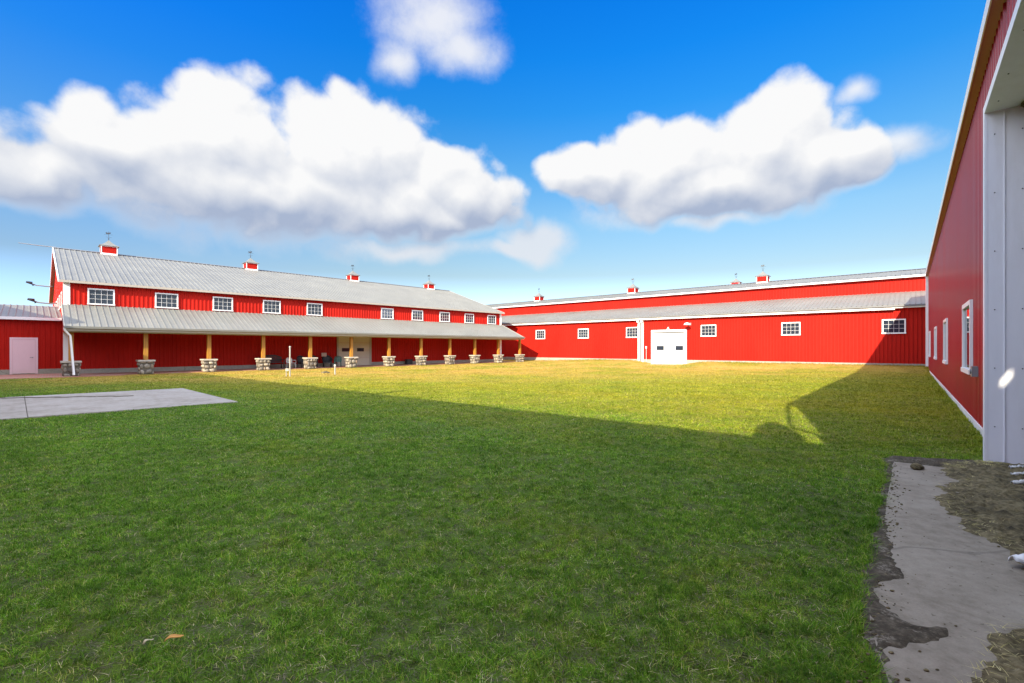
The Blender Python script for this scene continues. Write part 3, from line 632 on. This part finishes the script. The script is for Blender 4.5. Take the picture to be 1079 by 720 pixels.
w = MB(); w.tube([(-10.6, WD + .2, 5.9), (-10.6, WD + .2, 6.55), (-10.6, WD + .2, 6.75)], [.2, .2, .14], 10); w.build('vent_pipe', M['galv'], barnD)
w = MB(); w.box(-64, -33, WD - .4, WD + .30, ED - .1, ED + .66); w.build('parapet', M['red'], barnD)
for v_ in (-6, -12, -18, -24, -30): add_window(WINB, barnD, (v_, WD + .025, 3.2), math.pi)

# ------------------------------------------------------------------ things on the porch
def on_porch(x, y, z=.03): return barn_pt(x, y, z)
def barn_pt(x, y, z): p = fromA(SL + x, -KW - y); return (p.x, p.y, z)
def bench():
    o = thing('garden_bench', 'long black bench with an arched back on the porch beside a stone pier', 'bench', barn_pt(11.15, -1.0, .03), RA)
    w = MB()
    for k in range(5): w.box(-.75, .75, -.30 + k * .115, -.21 + k * .115, .42, .445)
    w.build('seat', M['black'], o)
    w = MB()
    for k in range(17):
        x = -.70 + k * .0875; w.box(x - .03, x + .03, .26, .285, .44, .80 + .20 * (1 - (x / .75) ** 2))
    pts = [(x, .275, .80 + .20 * (1 - (x / .75) ** 2)) for x in np.linspace(-.75, .75, 15)]; w.tube(pts, .035, 6); w.tube([(-.75, .275, .62), (.75, .275, .62)], .03, 6); w.build('backrest', M['black'], o)
    for sx in (-.72, .72):
        w = MB(); w.tube([(sx, -.30, .64), (sx, .0, .66), (sx, .28, .68)], .03, 6); w.tube([(sx, -.29, .44), (sx, -.30, .64)], .025, 6); w.build('armrest', M['black'], o)
        for y in (-.28, .27): w = MB(); w.box(sx - .03, sx + .03, y - .03, y + .03, 0, .44); w.build('leg', M['black'], o)
    return o
bench()
def plastic_chair(x, y, rz, label, mat, sc=1):
    o = thing('plastic_chair', label, 'chair', barn_pt(x, y, .03), RA + rz); o.scale = (sc,) * 3
    w = MB(); w.box(-.24, .24, -.24, .22, .41, .44); w.build('seat', mat, o)
    w = MB()
    for k in range(5): w.box(-.21 + k * .088, -.14 + k * .088, .215, .245, .44, .80)
    w.tube([(-.25, .23, .44), (-.25, .24, .78), (-.15, .25, .85), (.15, .25, .85), (.25, .24, .78), (.25, .23, .44)], .028, 6); w.build('backrest', mat, o)
    for sx in (-.26, .26): w = MB(); w.tube([(sx, -.24, .42), (sx, -.26, .64), (sx, .22, .66)], .026, 6); w.build('armrest', mat, o)
    for sx in (-.22, .22):
        for sy in (-.22, .20): w = MB(); w.tube([(sx * 1.1, sy * 1.1, 0), (sx, sy, .42)], [.022, .03], 6); w.build('leg', mat, o)
    return o
plastic_chair(12.35, -1.35, .3, 'small white plastic chair on the porch right of the arched black bench', M['plastic'], .92)
def wicker(x, y, rz, label):
    o = thing('wicker_chair', label, 'chair', barn_pt(x, y, .03), RA + rz)
    w = MB(); n = 14; vs = []
    for a in range(n + 1):
        t = math.pi * a / n; cx, cy = .36 * math.cos(t), .05 + .30 * math.sin(t); hh = .62 + .30 * math.sin(t) ** 1.5
        for z, f in ((.30, .92), (.5, 1), (.5 + (hh - .5) * .6, 1.03), (hh, 1.08)): vs.append((cx * f, cy * f, z))
    fs = [(4*i + k, 4*i + 4 + k, 4*i + 5 + k, 4*i + 1 + k) for i in range(n) for k in range(3)]; w.add(vs, fs, True)
    w.tube([vs[4*i + 3] for i in range(n + 1)], .035, 6)
    b = w.build('backrest', M['black'], o); sd = b.modifiers.new('thick', 'SOLIDIFY'); sd.thickness = .035
    w = MB(); w.prism([(-.32, -.30), (.32, -.30), (.34, .1), (.2, .3), (-.2, .3), (-.34, .1)], .30, .42); w.build('seat', M['black'], o)
    for sx in (-.28, .28):
        for sy in (-.26, .22): w = MB(); w.tube([(sx, sy, 0), (sx, sy, .32)], .03, 6); w.build('leg', M['black'], o)
    return o
wicker(13.35, -1.0, .2, 'dark rounded wicker chair between the white plastic chair and the next one like it')
wicker(14.25, -.8, -.25, 'dark rounded wicker chair just left of a stone pier and right of its twin')
wicker(15.35, -.9, -.3, 'dark wicker chair left of the beige garage door, behind the green chair')
plastic_chair(16.0, -1.4, -.5, 'green plastic chair on the porch nearest to the beige garage door', M['green'])
o = thing('cushion', 'tan cushion propped on the back of the dark chair left of the beige door', 'cushion', barn_pt(15.2, -.62, .86), RA)
w = MB(); w.prism([(-.2, -.05), (.2, -.05), (.22, 0), (.2, .05), (-.2, .05), (-.22, 0)], 0, .30); bevel(w.build('cover', M['tan'], o), .03, 3)
o = tag(MB().build('x', M['dark']), None); bpy.data.objects.remove(o)
w = MB(); w.prism([(-.3, -.2), (.3, -.2), (.33, 0), (.3, .2), (-.3, .2), (-.33, 0)], 0, .42); w.prism([(-.34, -.24), (.34, -.24), (.34, .24), (-.34, .24)], .42, .47)
o = w.build('storage_bin', M['black'], None, barn_pt(23.3, -.5, .03), RA); tag(bevel(o, .015), 'low black bin on the porch right of the beige garage door', 'bin')

# ------------------------------------------------------------------ small things on the lawn
o = thing('marker_post', 'tall white pipe post on the lawn before the porch chairs', 'post', (-12.14, 25.66, float(zg(-12.14, 25.66))))
w = MB(); w.tube([(0, 0, -.1), (0, 0, 1.60)], .035, 12); w.build('pipe', M['pvc'], o); w = MB(); w.tube([(0, 0, 1.585), (0, 0, 1.64), (0, 0, 1.66)], [.05, .048, .02], 12); w.build('cap', M['pvc'], o)
w = MB(); w.box(-.22, -.045, -.06, .06, .30, .44); w.tube([(-.2, 0, 0), (-.2, 0, .3)], .025, 8); w.build('socket_box', M['pvc'], o)
o = thing('marker_post', 'short white capped pipe post standing on the sunny lawn before the beige door', 'post', (-10.25, 27.18, float(zg(-10.25, 27.18))))
w = MB(); w.tube([(0, 0, -.1), (0, 0, .50)], .042, 12); w.build('pipe', M['pvc'], o); w = MB(); w.tube([(0, 0, .48), (0, 0, .58), (0, 0, .61)], [.065, .065, .03], 12); w.build('cap', M['pvc'], o)
w = MB(); w.tube([(-11.52, 28.99, -.02), (-11.52, 28.99, .07), (-11.52, 28.99, .13)], [.28, .24, .08], 10); tag(w.build('dirt_clod', M['dirt']), 'dark clod of earth on the sunny lawn left of the short white post', 'clod')
def leaf(name, loc, rz, ln, wd, mat, label, tilt=.3):
    w = MB(); n = 8; vs = []
    for i in range(n + 1):
        t = i / n; ww = wd * math.sin(math.pi * min(1, t * .92 + .04)) ** .8; x = ln * (t - .5); z = .01 * math.sin(t * 5)
        vs += [(x, -ww, z + tilt * ww), (x, 0, z), (x, ww, z + tilt * ww)]
    fs = [f for i in range(n) for f in ((3*i, 3*i + 3, 3*i + 4, 3*i + 1), (3*i + 1, 3*i + 4, 3*i + 5, 3*i + 2))]; w.add(vs, fs, True)
    o = w.build(name, mat, None, loc, rz); sd = o.modifiers.new('thick', 'SOLIDIFY'); sd.thickness = .002; o.rotation_euler.y = -.2
    return tag(o, label, 'leaf', 'leaves lying on the lawn')
leaf('fallen_leaf', (-1.78, 2.47, .055), .5, .085, .016, M['leaf'], 'orange fallen leaf on the grass in the near left of the lawn')
leaf('fallen_leaf', (-1.9, 2.45, .05), 1.2, .05, .01, M['straw'], 'tan curled leaf just left of the orange leaf on the grass')
def stone_mesh(seed, r):
    rr = random.Random(seed); w = MB(); n, k = 8, 5; vs = [(0, 0, -r * .4)]
    for j in range(1, k):
        ph = math.pi * j / k
        for i in range(n): q = r * rr.uniform(.8, 1.15); a = 2 * math.pi * i / n; vs.append((q * math.sin(ph) * math.cos(a), q * .7 * math.sin(ph) * math.sin(a), -q * .45 * math.cos(ph)))
    vs.append((0, 0, r * .42)); fs = [(0, 1 + (i + 1) % n, 1 + i) for i in range(n)]
    for j in range(k - 2):
        for i in range(n): a = 1 + j * n; fs.append((a + i, a + (i + 1) % n, a + n + (i + 1) % n, a + n + i))
    a = 1 + (k - 2) * n; fs += [(a + i, a + (i + 1) % n, len(vs) - 1) for i in range(n)]; w.add(vs, fs, True); return w
p = local2(0, .08, 8.02); o = stone_mesh(2, .10).build('stone', M['dirt'], None, (p[0], p[1], .04), .4); tag(o, 'dark lump of earth at the far end of the concrete path', 'stone')
# scattered crumbs of earth on the path
w = MB(); rr = random.Random(9)
for i in range(420):
    u_, w_ = (rr.uniform(-.1, .6), rr.uniform(2.4, 8.2)) if i < 55 else (min(rr.gauss(-.14, .05), .1), rr.uniform(2.4, 8.2)); r_ = rr.choice((.004, .005, .006, .008, .013)); p = local2(0, u_, w_)
    s_m = stone_mesh(i, r_); w.add([(a + p[0], b + p[1], c + .012) for a, b, c in s_m.v], s_m.f, True)
tag(w.build('earth_crumbs', M['dirt']), kind='stuff')
# crumpled plastic at the right edge and pale strips in the mud
def scrap(loc, rz, ln, wd, hh, label, seed):
    rr = random.Random(seed); w = MB(); nx_, ny_ = 10, 4; vs = []
    for j in range(ny_ + 1):
        for i in range(nx_ + 1): vs.append((ln * (i / nx_ - .5), wd * (j / ny_ - .5) * (.5 + .5 * math.sin(math.pi * (i + .5) / (nx_ + 1))), hh * (math.sin(math.pi * j / ny_) * .6 + rr.uniform(-.3, .5))))
    w.add(vs, [(j * (nx_ + 1) + i, j * (nx_ + 1) + i + 1, (j + 1) * (nx_ + 1) + i + 1, (j + 1) * (nx_ + 1) + i) for j in range(ny_) for i in range(nx_)], True)
    o = w.build('white_scrap', M['plastic'], None, loc, rz); sd = o.modifiers.new('thick', 'SOLIDIFY'); sd.thickness = .003
    return tag(o, label, 'scrap', 'white scraps by the portal')
for k, (px_, Z_, ln, wd, hh, lb) in enumerate(((1.083, 3.36, .16, .09, .05, 'crumpled white plastic scrap at the right edge of the path'),
        (1.075, 6.0, .26, .05, .03, 'thin white strip in the mud nearest the white portal jamb'),
        (1.078, 5.66, .22, .05, .03, 'middle one of three thin white strips in the mud'),
        (1.080, 5.30, .22, .06, .035, 'white strip in the mud farthest from the white portal jamb'))):
    scrap((px_ * Z_, Z_, .052), .25, ln, wd, hh, lb, k)

# ------------------------------------------------------------------ grass blades
def blades():
    bands = [(1.3, 3.2, 21000, .0034, .029), (3.2, 5, 14500, .0040, .029), (5, 8, 7500, .0052, .031), (8, 13, 2600, .0085, .034), (13, 21, 950, .013, .036), (21, 34, 320, .021, .038), (34, 50, 110, .034, .042)]
    PX, PY, W_, H_, = [], [], [], []
    for z0, z1, dens, bw, bh in bands:
        hw = 1.25 * z1 + .8; n = int(dens * 2 * hw * (z1 - z0)); y = rng.uniform(z0, z1, n); x = rng.uniform(-hw, hw, n)
        k = np.abs(x) < 1.22 * y + .6; x, y = x[k], y[k]
        PX.append(x); PY.append(y); W_.append(np.full(len(x), bw)); H_.append(np.full(len(x), bh))
    # longer fringes along the path edge, slab edges and wall feet
    def fringe(p, q, n, off, bw, bh):
        t = rng.random(n); g = np.abs(rng.normal(0, off, n)) * 1.0; d = np.array(q) - np.array(p); d = d / np.hypot(*d); nn = np.array([-d[1], d[0]])
        a = np.array(p)[None] + t[:, None] * (np.array(q) - np.array(p))[None] + g[:, None] * nn[None]
        PX.append(a[:, 0]); PY.append(a[:, 1]); W_.append(np.full(n, bw)); H_.append(np.full(n, bh))
    fringe(local2(0, -.17, 3.2), local2(0, -.17, 8.3), 12000, .07, .0035, .05); fringe(local2(0, .02, 2.0), local2(0, -.15, 3.2), 6000, .07, .0035, .04)
    for a_, b_ in ((P2, P2 - d2 * 12), (P1, P2), (P1 - d2 * 12, P1)): fringe(tuple(b_), tuple(a_), int(1100 * (b_ - a_).length), .05, .010, .065)
    fringe(local2(0, 1.0, 9.4), local2(0, 1.0, 20), 5000, .12, .007, .07); fringe(local2(0, 1.0, 20), local2(0, 1.0, 42), 4000, .15, .014, .08)
    fringe(tuple(fromB(9, 42.9)[:2]), tuple(fromB(-15.4, 42.9)[:2]), 3000, .2, .02, .11); fringe(tuple(fromB(-20, 42.9)[:2]), tuple(fromB(-38, 42.9)[:2]), 2500, .2, .022, .12)
    x = np.concatenate(PX); y = np.concatenate(PY); bw = np.concatenate(W_); bh = np.concatenate(H_)
    u = x * nC.x + y * nC.y; w = x * dC.x + y * dC.y
    jag = .022 * np.sin(w * 7.3) + .018 * np.sin(w * 17 + 1) + .02 * np.sin(w * 41)
    edge_u = -.205 + .19 * np.clip((3.4 - w) / .95, 0, 1)
    ok = ~((u > edge_u + jag) & (u < 3.3) & (w < 8.5 + .15 * np.sin(u * 9)))
    ok &= ~((u > -.1) & (u < 1.1) & (w < 9.0) & (w > 8.3) & (rng.random(len(u)) < .6))
    ok &= ~(u > 1.0)
    onmud = inside(x, y, dirt_poly) & (w < 9.1) & (y > 2)
    ok |= onmud & (rng.random(len(u)) < .05)
    ok |= (u > -.2) & (u < .8) & (w < 8.3) & (w > 2) & (rng.random(len(u)) < .0012)
    ok &= ~inside(x, y, pad_poly)
    s = x * dA.x + y * dA.y; n = x * nA.x + y * nA.y
    ok &= ~((s < 38) & (n < -34.5))
    lawn = ok.copy()
    # worn, thin spots
    def vn(c):
        n_ = 400; g = rng.normal(0, 1, (n_, n_)); fx = x / c + 150.3; fy = y / c + 50.7; i = np.floor(fx).astype(int); j = np.floor(fy).astype(int); fx, fy = fx - i, fy - j
        fx = fx * fx * (3 - 2 * fx); fy = fy * fy * (3 - 2 * fy); i %= n_ - 1; j %= n_ - 1
        return (g[i, j] * (1 - fx) + g[i + 1, j] * fx) * (1 - fy) + (g[i, j + 1] * (1 - fx) + g[i + 1, j + 1] * fx) * fy
    th = 1.0 * vn(.05) + .75 * vn(.13) + .3 * vn(.5) + .16 * vn(2.3)
    ok &= rng.random(len(x)) < np.clip(.80 - .40 * th, .06, 1)
    thatch = (rng.random(len(x)) < np.clip(.08 + .08 * th, .01, .3)) & (y < 14)
    ok |= thatch & lawn & (rng.random(len(x)) < .8)
    ok0 = ok; flat = (onmud | ((u > edge_u + .03) & (u < 3.3) & (w < 8.3)))[ok]
    x, y, bw, bh, th = x[ok], y[ok], bw[ok], bh[ok], th[ok]; N_ = len(x)
    z = zg(x, y) - .004 + np.where(onmud[ok], .042, np.where(flat, .014, 0))
    a = rng.uniform(0, 2 * np.pi, N_); ln = bh * rng.uniform(.5, 1.6, N_) * (1 - .12 * th); lean = np.abs(rng.normal(.8, .5, N_)) * ln
    lie = (rng.random(N_) < .07) | flat | thatch[ok0]; lean = np.where(lie, ln * 1.9, lean); hz = np.where(lie, ln * .3, ln * rng.uniform(.5, .9, N_))
    ca, sa = np.cos(a), np.sin(a); b = a + np.pi / 2 + rng.normal(0, .5, N_); wx, wy = np.cos(b) * bw / 2, np.sin(b) * bw / 2
    mx, my, mz = x + ca * lean * .35, y + sa * lean * .35, z + hz * .62
    V = np.empty((N_, 5, 3), np.float32)
    V[:, 0] = np.stack([x - wx, y - wy, z], -1); V[:, 1] = np.stack([x + wx, y + wy, z], -1)
    V[:, 2] = np.stack([mx + wx * .8, my + wy * .8, mz], -1); V[:, 3] = np.stack([mx - wx * .8, my - wy * .8, mz], -1)
    V[:, 4] = np.stack([x + ca * lean, y + sa * lean, z + hz], -1)
    base = (np.arange(N_) * 5)[:, None]
    loops = (base + np.array([0, 1, 2, 3, 3, 2, 4])[None]).astype(np.int32).ravel()
    me = bpy.data.meshes.new('grass'); me.vertices.add(N_ * 5); me.vertices.foreach_set('co', V.ravel())
    me.loops.add(N_ * 7); me.loops.foreach_set('vertex_index', loops)
    me.polygons.add(N_ * 2); st = (np.arange(N_)[:, None] * 7 + np.array([0, 4])[None]).astype(np.int32).ravel()
    me.polygons.foreach_set('loop_start', st)
    try: me.polygons.foreach_set('loop_total', np.tile(np.array([4, 3], np.int32), N_))
    except Exception: pass
    tint = np.clip(rng.beta(2, 2.4, N_) + .14 * th * rng.random(N_), 0, 1); tint = np.where(lie, np.clip(tint + .5, 0, 1), tint)
    tint = np.where(thatch[ok0], rng.uniform(0, .08, N_), .1 + .9 * tint)
    tint = np.where(onmud[ok0], rng.uniform(.9, 1, N_), tint)
    at = me.attributes.new('tint', 'FLOAT', 'POINT'); at.data.foreach_set('value', np.repeat(tint, 5).astype(np.float32))
    me.materials.append(M['blade']); me.update(); me.validate()
    print('blades', N_)
    return tag(put('grass', me), 'short patchy lawn grass across the court', 'grass', kind='stuff')
blades()

# ------------------------------------------------------------------ sky, sun, camera
AZ, EL = 26.0, 25.0
W = bpy.data.worlds.new('World'); S.world = W; W.use_nodes = True; t = W.node_tree
bg = t.nodes['Background']; SKY = .10
sky = N(t, 'ShaderNodeTexSky', sky_type='NISHITA'); sky.sun_disc = False; sky.sun_elevation = R(EL); sky.sun_rotation = R(180 + AZ)
sky.air_density = 1.0; sky.dust_density = .3; sky.ozone_density = 2.5; sky.altitude = 200

tc = N(t, 'ShaderNodeTexCoord'); sx = N(t, 'ShaderNodeSeparateXYZ'); L(t, tc.outputs['Generated'], sx.inputs[0])
az = mth(t, 'ARCTAN2', sx.outputs[0], sx.outputs[1]); el = mth(t, 'ARCSINE', sx.outputs[2])
cb = N(t, 'ShaderNodeCombineXYZ'); L(t, az, cb.inputs[0]); L(t, el, cb.inputs[1])
def nz(scale, detail, rough, seed):
    n = N(t, 'ShaderNodeTexNoise', noise_dimensions='4D'); n.inputs['W'].default_value = seed; n.inputs['Scale'].default_value = scale
    n.inputs['Detail'].default_value = detail; n.inputs['Roughness'].default_value = rough; L(t, tc.outputs['Generated'], n.inputs['Vector']); return n
G = bpy.data.node_groups.new('cloud_density', 'ShaderNodeTree')
G.interface.new_socket('Vector', in_out='INPUT', socket_type='NodeSocketVector')
for n_ in ('Thick', 'Thin'): G.interface.new_socket(n_, in_out='OUTPUT', socket_type='NodeSocketFloat')
gi = N(G, 'NodeGroupInput'); go = N(G, 'NodeGroupOutput')
def gnz(scale, detail, rough, seed):
    n = N(G, 'ShaderNodeTexNoise'); n.inputs['Scale'].default_value = scale
    n.inputs['Detail'].default_value = detail; n.inputs['Roughness'].default_value = rough; L(G, gi.outputs[0], n.inputs['Vector']); return n
gs = N(G, 'ShaderNodeSeparateXYZ'); L(G, gi.outputs[0], gs.inputs[0])
gc = N(G, 'ShaderNodeCombineXYZ'); L(G, mth(G, 'ARCTAN2', gs.outputs[0], gs.outputs[1]), gc.inputs[0]); L(G, mth(G, 'ARCSINE', gs.outputs[2]), gc.inputs[1])
warp = gnz(6.5, 2, .5, 1.3); wv = N(G, 'ShaderNodeVectorMath', operation='SUBTRACT'); L(G, warp.outputs['Color'], wv.inputs[0]); wv.inputs[1].default_value = (.5, .5, .5)
wm = N(G, 'ShaderNodeVectorMath', operation='MULTIPLY'); L(G, wv.outputs[0], wm.inputs[0]); wm.inputs[1].default_value = (.13, .10, 0)
pv = N(G, 'ShaderNodeVectorMath', operation='ADD'); L(G, gc.outputs[0], pv.inputs[0]); L(G, wm.outputs[0], pv.inputs[1])
F_ = 494.54
def ang(x, y):
    a = math.atan((x - 539.5) / F_); return a, math.atan((366.5 - y) / F_ * math.cos(a))
def blob(cx, cy, rx, ry, pw=1.0):
    a, e = ang(cx, cy); a2, _ = ang(cx + rx, cy); a1, _ = ang(cx - rx, cy); _, e2 = ang(cx, cy - ry); _, e1 = ang(cx, cy + ry)
    s = N(G, 'ShaderNodeVectorMath', operation='SUBTRACT'); L(G, pv.outputs[0], s.inputs[0]); s.inputs[1].default_value = (a, e, 0)
    m = N(G, 'ShaderNodeVectorMath', operation='MULTIPLY'); L(G, s.outputs[0], m.inputs[0]); m.inputs[1].default_value = (2 / (a2 - a1), 2 / (e2 - e1), 0)
    l = N(G, 'ShaderNodeVectorMath', operation='LENGTH'); L(G, m.outputs[0], l.inputs[0])
    return mth(G, 'MULTIPLY', mth(G, 'SUBTRACT', 1.0, l.outputs['Value']), pw)
thick = [(30, 186, 92, 46), (112, 154, 88, 58), (232, 152, 102, 86), (372, 162, 92, 72), (484, 206, 68, 48), (280, 208, 245, 60), (430, 226, 120, 36),
         (622, 184, 58, 36), (690, 182, 86, 54), (812, 162, 94, 64), (868, 174, 70, 42), (755, 206, 145, 36)]
thin = [(452, 16, 60, 52), (488, 50, 40, 34), (425, 62, 26, 30), (905, 94, 24, 18), (940, 152, 60, 24), (430, 262, 110, 13), (760, 236, 60, 10), (690, 224, 90, 16), (566, 252, 46, 24, 2.0), (545, 264, 34, 12, 1.6)]
def smax(lst):
    o = lst[0]
    for q in lst[1:]: o = mth(G, 'SMOOTH_MAX', o, q, .10)
    return o
dk = smax([blob(*b) for b in thick]); dn = smax([blob(*b) for b in thin])
def billow(scale, det):
    return mth(G, 'ABSOLUTE', mth(G, 'MULTIPLY_ADD', gnz(scale, det, .4, 0).outputs['Fac'], 2.0, -1.0))
fine = gnz(34, 4, .6, 4.1); wisp = gnz(8, 7, .66, 9.2)
bl = mth(G, 'ADD', mth(G, 'MULTIPLY_ADD', billow(8.5, 1), .52, -.05), mth(G, 'MULTIPLY_ADD', billow(20, 1), .20, -.03))
L(G, mth(G, 'ADD', mth(G, 'ADD', dk, bl), mth(G, 'MULTIPLY', mth(G, 'SUBTRACT', fine.outputs['Fac'], .5), .26)), go.inputs[0])
L(G, mth(G, 'ADD', dn, mth(G, 'MULTIPLY', mth(G, 'SUBTRACT', wisp.outputs['Fac'], .5), 1.5)), go.inputs[1])
def sstep(v, a, b):
    m = N(t, 'ShaderNodeMapRange', interpolation_type='SMOOTHSTEP'); L(t, v, m.inputs[0]); m.inputs[1].default_value = a; m.inputs[2].default_value = b; return m.outputs[0]
d0 = N(t, 'ShaderNodeGroup'); d0.node_tree = G; L(t, tc.outputs['Generated'], d0.inputs[0])
def probe(off):
    o_ = N(t, 'ShaderNodeVectorMath', operation='ADD'); L(t, tc.outputs['Generated'], o_.inputs[0]); o_.inputs[1].default_value = off
    o2 = N(t, 'ShaderNodeVectorMath', operation='NORMALIZE'); L(t, o_.outputs[0], o2.inputs[0])
    d = N(t, 'ShaderNodeGroup'); d.node_tree = G; L(t, o2.outputs[0], d.inputs[0]); return d
d1 = probe((-.018, 0, .030))
dk2 = d0.outputs[0]; dn2 = d0.outputs[1]
low = sstep(el, ang(330, 205)[1], ang(330, 255)[1])
edge = N(t, 'ShaderNodeMapRange', interpolation_type='SMOOTHSTEP'); L(t, dk2, edge.inputs[0]); edge.inputs[1].default_value = -.05
L(t, mth(t, 'MULTIPLY_ADD', low, .36, .25), edge.inputs[2])
al = mth(t, 'MAXIMUM', edge.outputs[0], mth(t, 'MULTIPLY', sstep(dn2, -.25, 1.0), .85))
# cloud tone: tops and faces turned to the light white, bases and folds blue-grey
slope = mth(t, 'MULTIPLY', mth(t, 'SUBTRACT', dk2, d1.outputs[0]), 1.0)
lit = mth(t, 'ADD', mth(t, 'MULTIPLY_ADD', sstep(el, ang(330, 262)[1], ang(330, 135)[1]), .75, .22), slope, clamp=True)
lit = mth(t, 'MAXIMUM', lit, mth(t, 'MULTIPLY', mth(t, 'SUBTRACT', 1.0, edge.outputs[0]), .72))
shade = mth(t, 'SUBTRACT', 1.0, lit)
CW = 2.40
ccol = mixc(t, shade, (CW, CW, CW * 1.005), (CW * .42, CW * .50, CW * .67))
elev = N(t, 'ShaderNodeMapRange'); L(t, el, elev.inputs[0]); elev.inputs[1].default_value = 0; elev.inputs[2].default_value = 1.0
tint = ramp(t, elev.outputs[0], [(0, (.50, .48, .52)), (.10, (.44, .44, .45)), (.15, (.35, .33, .29)), (.25, (.32, .39, .375)), (.36, (.16, .38, .47)), (.46, (.055, .36, .57)), (.55, (.02, .35, .66)), (.63, (.012, .34, .72)), (1, (.02, .36, .75))])
blue = mixc(t, 1.0, sky.outputs[0], tint, 'MULTIPLY')
west = N(t, 'ShaderNodeMapRange', interpolation_type='SMOOTHSTEP'); L(t, az, west.inputs[0]); west.inputs[1].default_value = -.1; west.inputs[2].default_value = -.85
blue = mixc(t, west.outputs[0], blue, mixc(t, 1.0, blue, (.95, 1.08, 1.32), 'MULTIPLY'))
# unseen bright cloud added overhead, aside and behind to fill the shade with light
ov = nz(2.3, 4, .6, 6.6)
ahead = mth(t, 'MULTIPLY', sstep(mth(t, 'ABSOLUTE', az), 1.25, .85), sstep(el, 1.0, .75))
cover = mth(t, 'MULTIPLY', sstep(ov.outputs['Fac'], .36, .50), mth(t, 'SUBTRACT', 1.0, ahead))
blue = mixc(t, cover, blue, (6.2, 6.8, 8.3))
out = mixc(t, al, blue, ccol)
L(t, out, bg.inputs['Color']); bg.inputs['Strength'].default_value = SKY

sun = bpy.data.lights.new('sun', 'SUN'); sun.energy = 2.7; sun.angle = R(.5); sun.color = (1, .89, .70)
so = bpy.data.objects.new('sun', sun); COL.objects.link(so)
tv = Vector((math.sin(R(AZ)) * math.cos(R(EL)), math.cos(R(AZ)) * math.cos(R(EL)), -math.sin(R(EL))))
so.rotation_euler = tv.to_track_quat('-Z', 'Y').to_euler(); so.location = (-20, -40, 40)

cam = bpy.data.cameras.new('camera'); cam.sensor_width = 36; cam.sensor_fit = 'HORIZONTAL'; cam.lens = 36 * F_ / 1079
cam.shift_y = 6.5 / 1079; cam.clip_end = 12000; cam.clip_start = .05
co = bpy.data.objects.new('camera', cam); COL.objects.link(co); co.location = (0, 0, 1.58); co.rotation_euler = (math.pi / 2, 0, 0); S.camera = co
S.view_settings.view_transform = 'Standard'; S.view_settings.look = 'None'; S.view_settings.exposure = 2.0; S.view_settings.gamma = 1
S.view_settings.use_curve_mapping = False
S.render.resolution_x = 1024; S.render.resolution_y = 683
S.cycles.max_bounces = 6
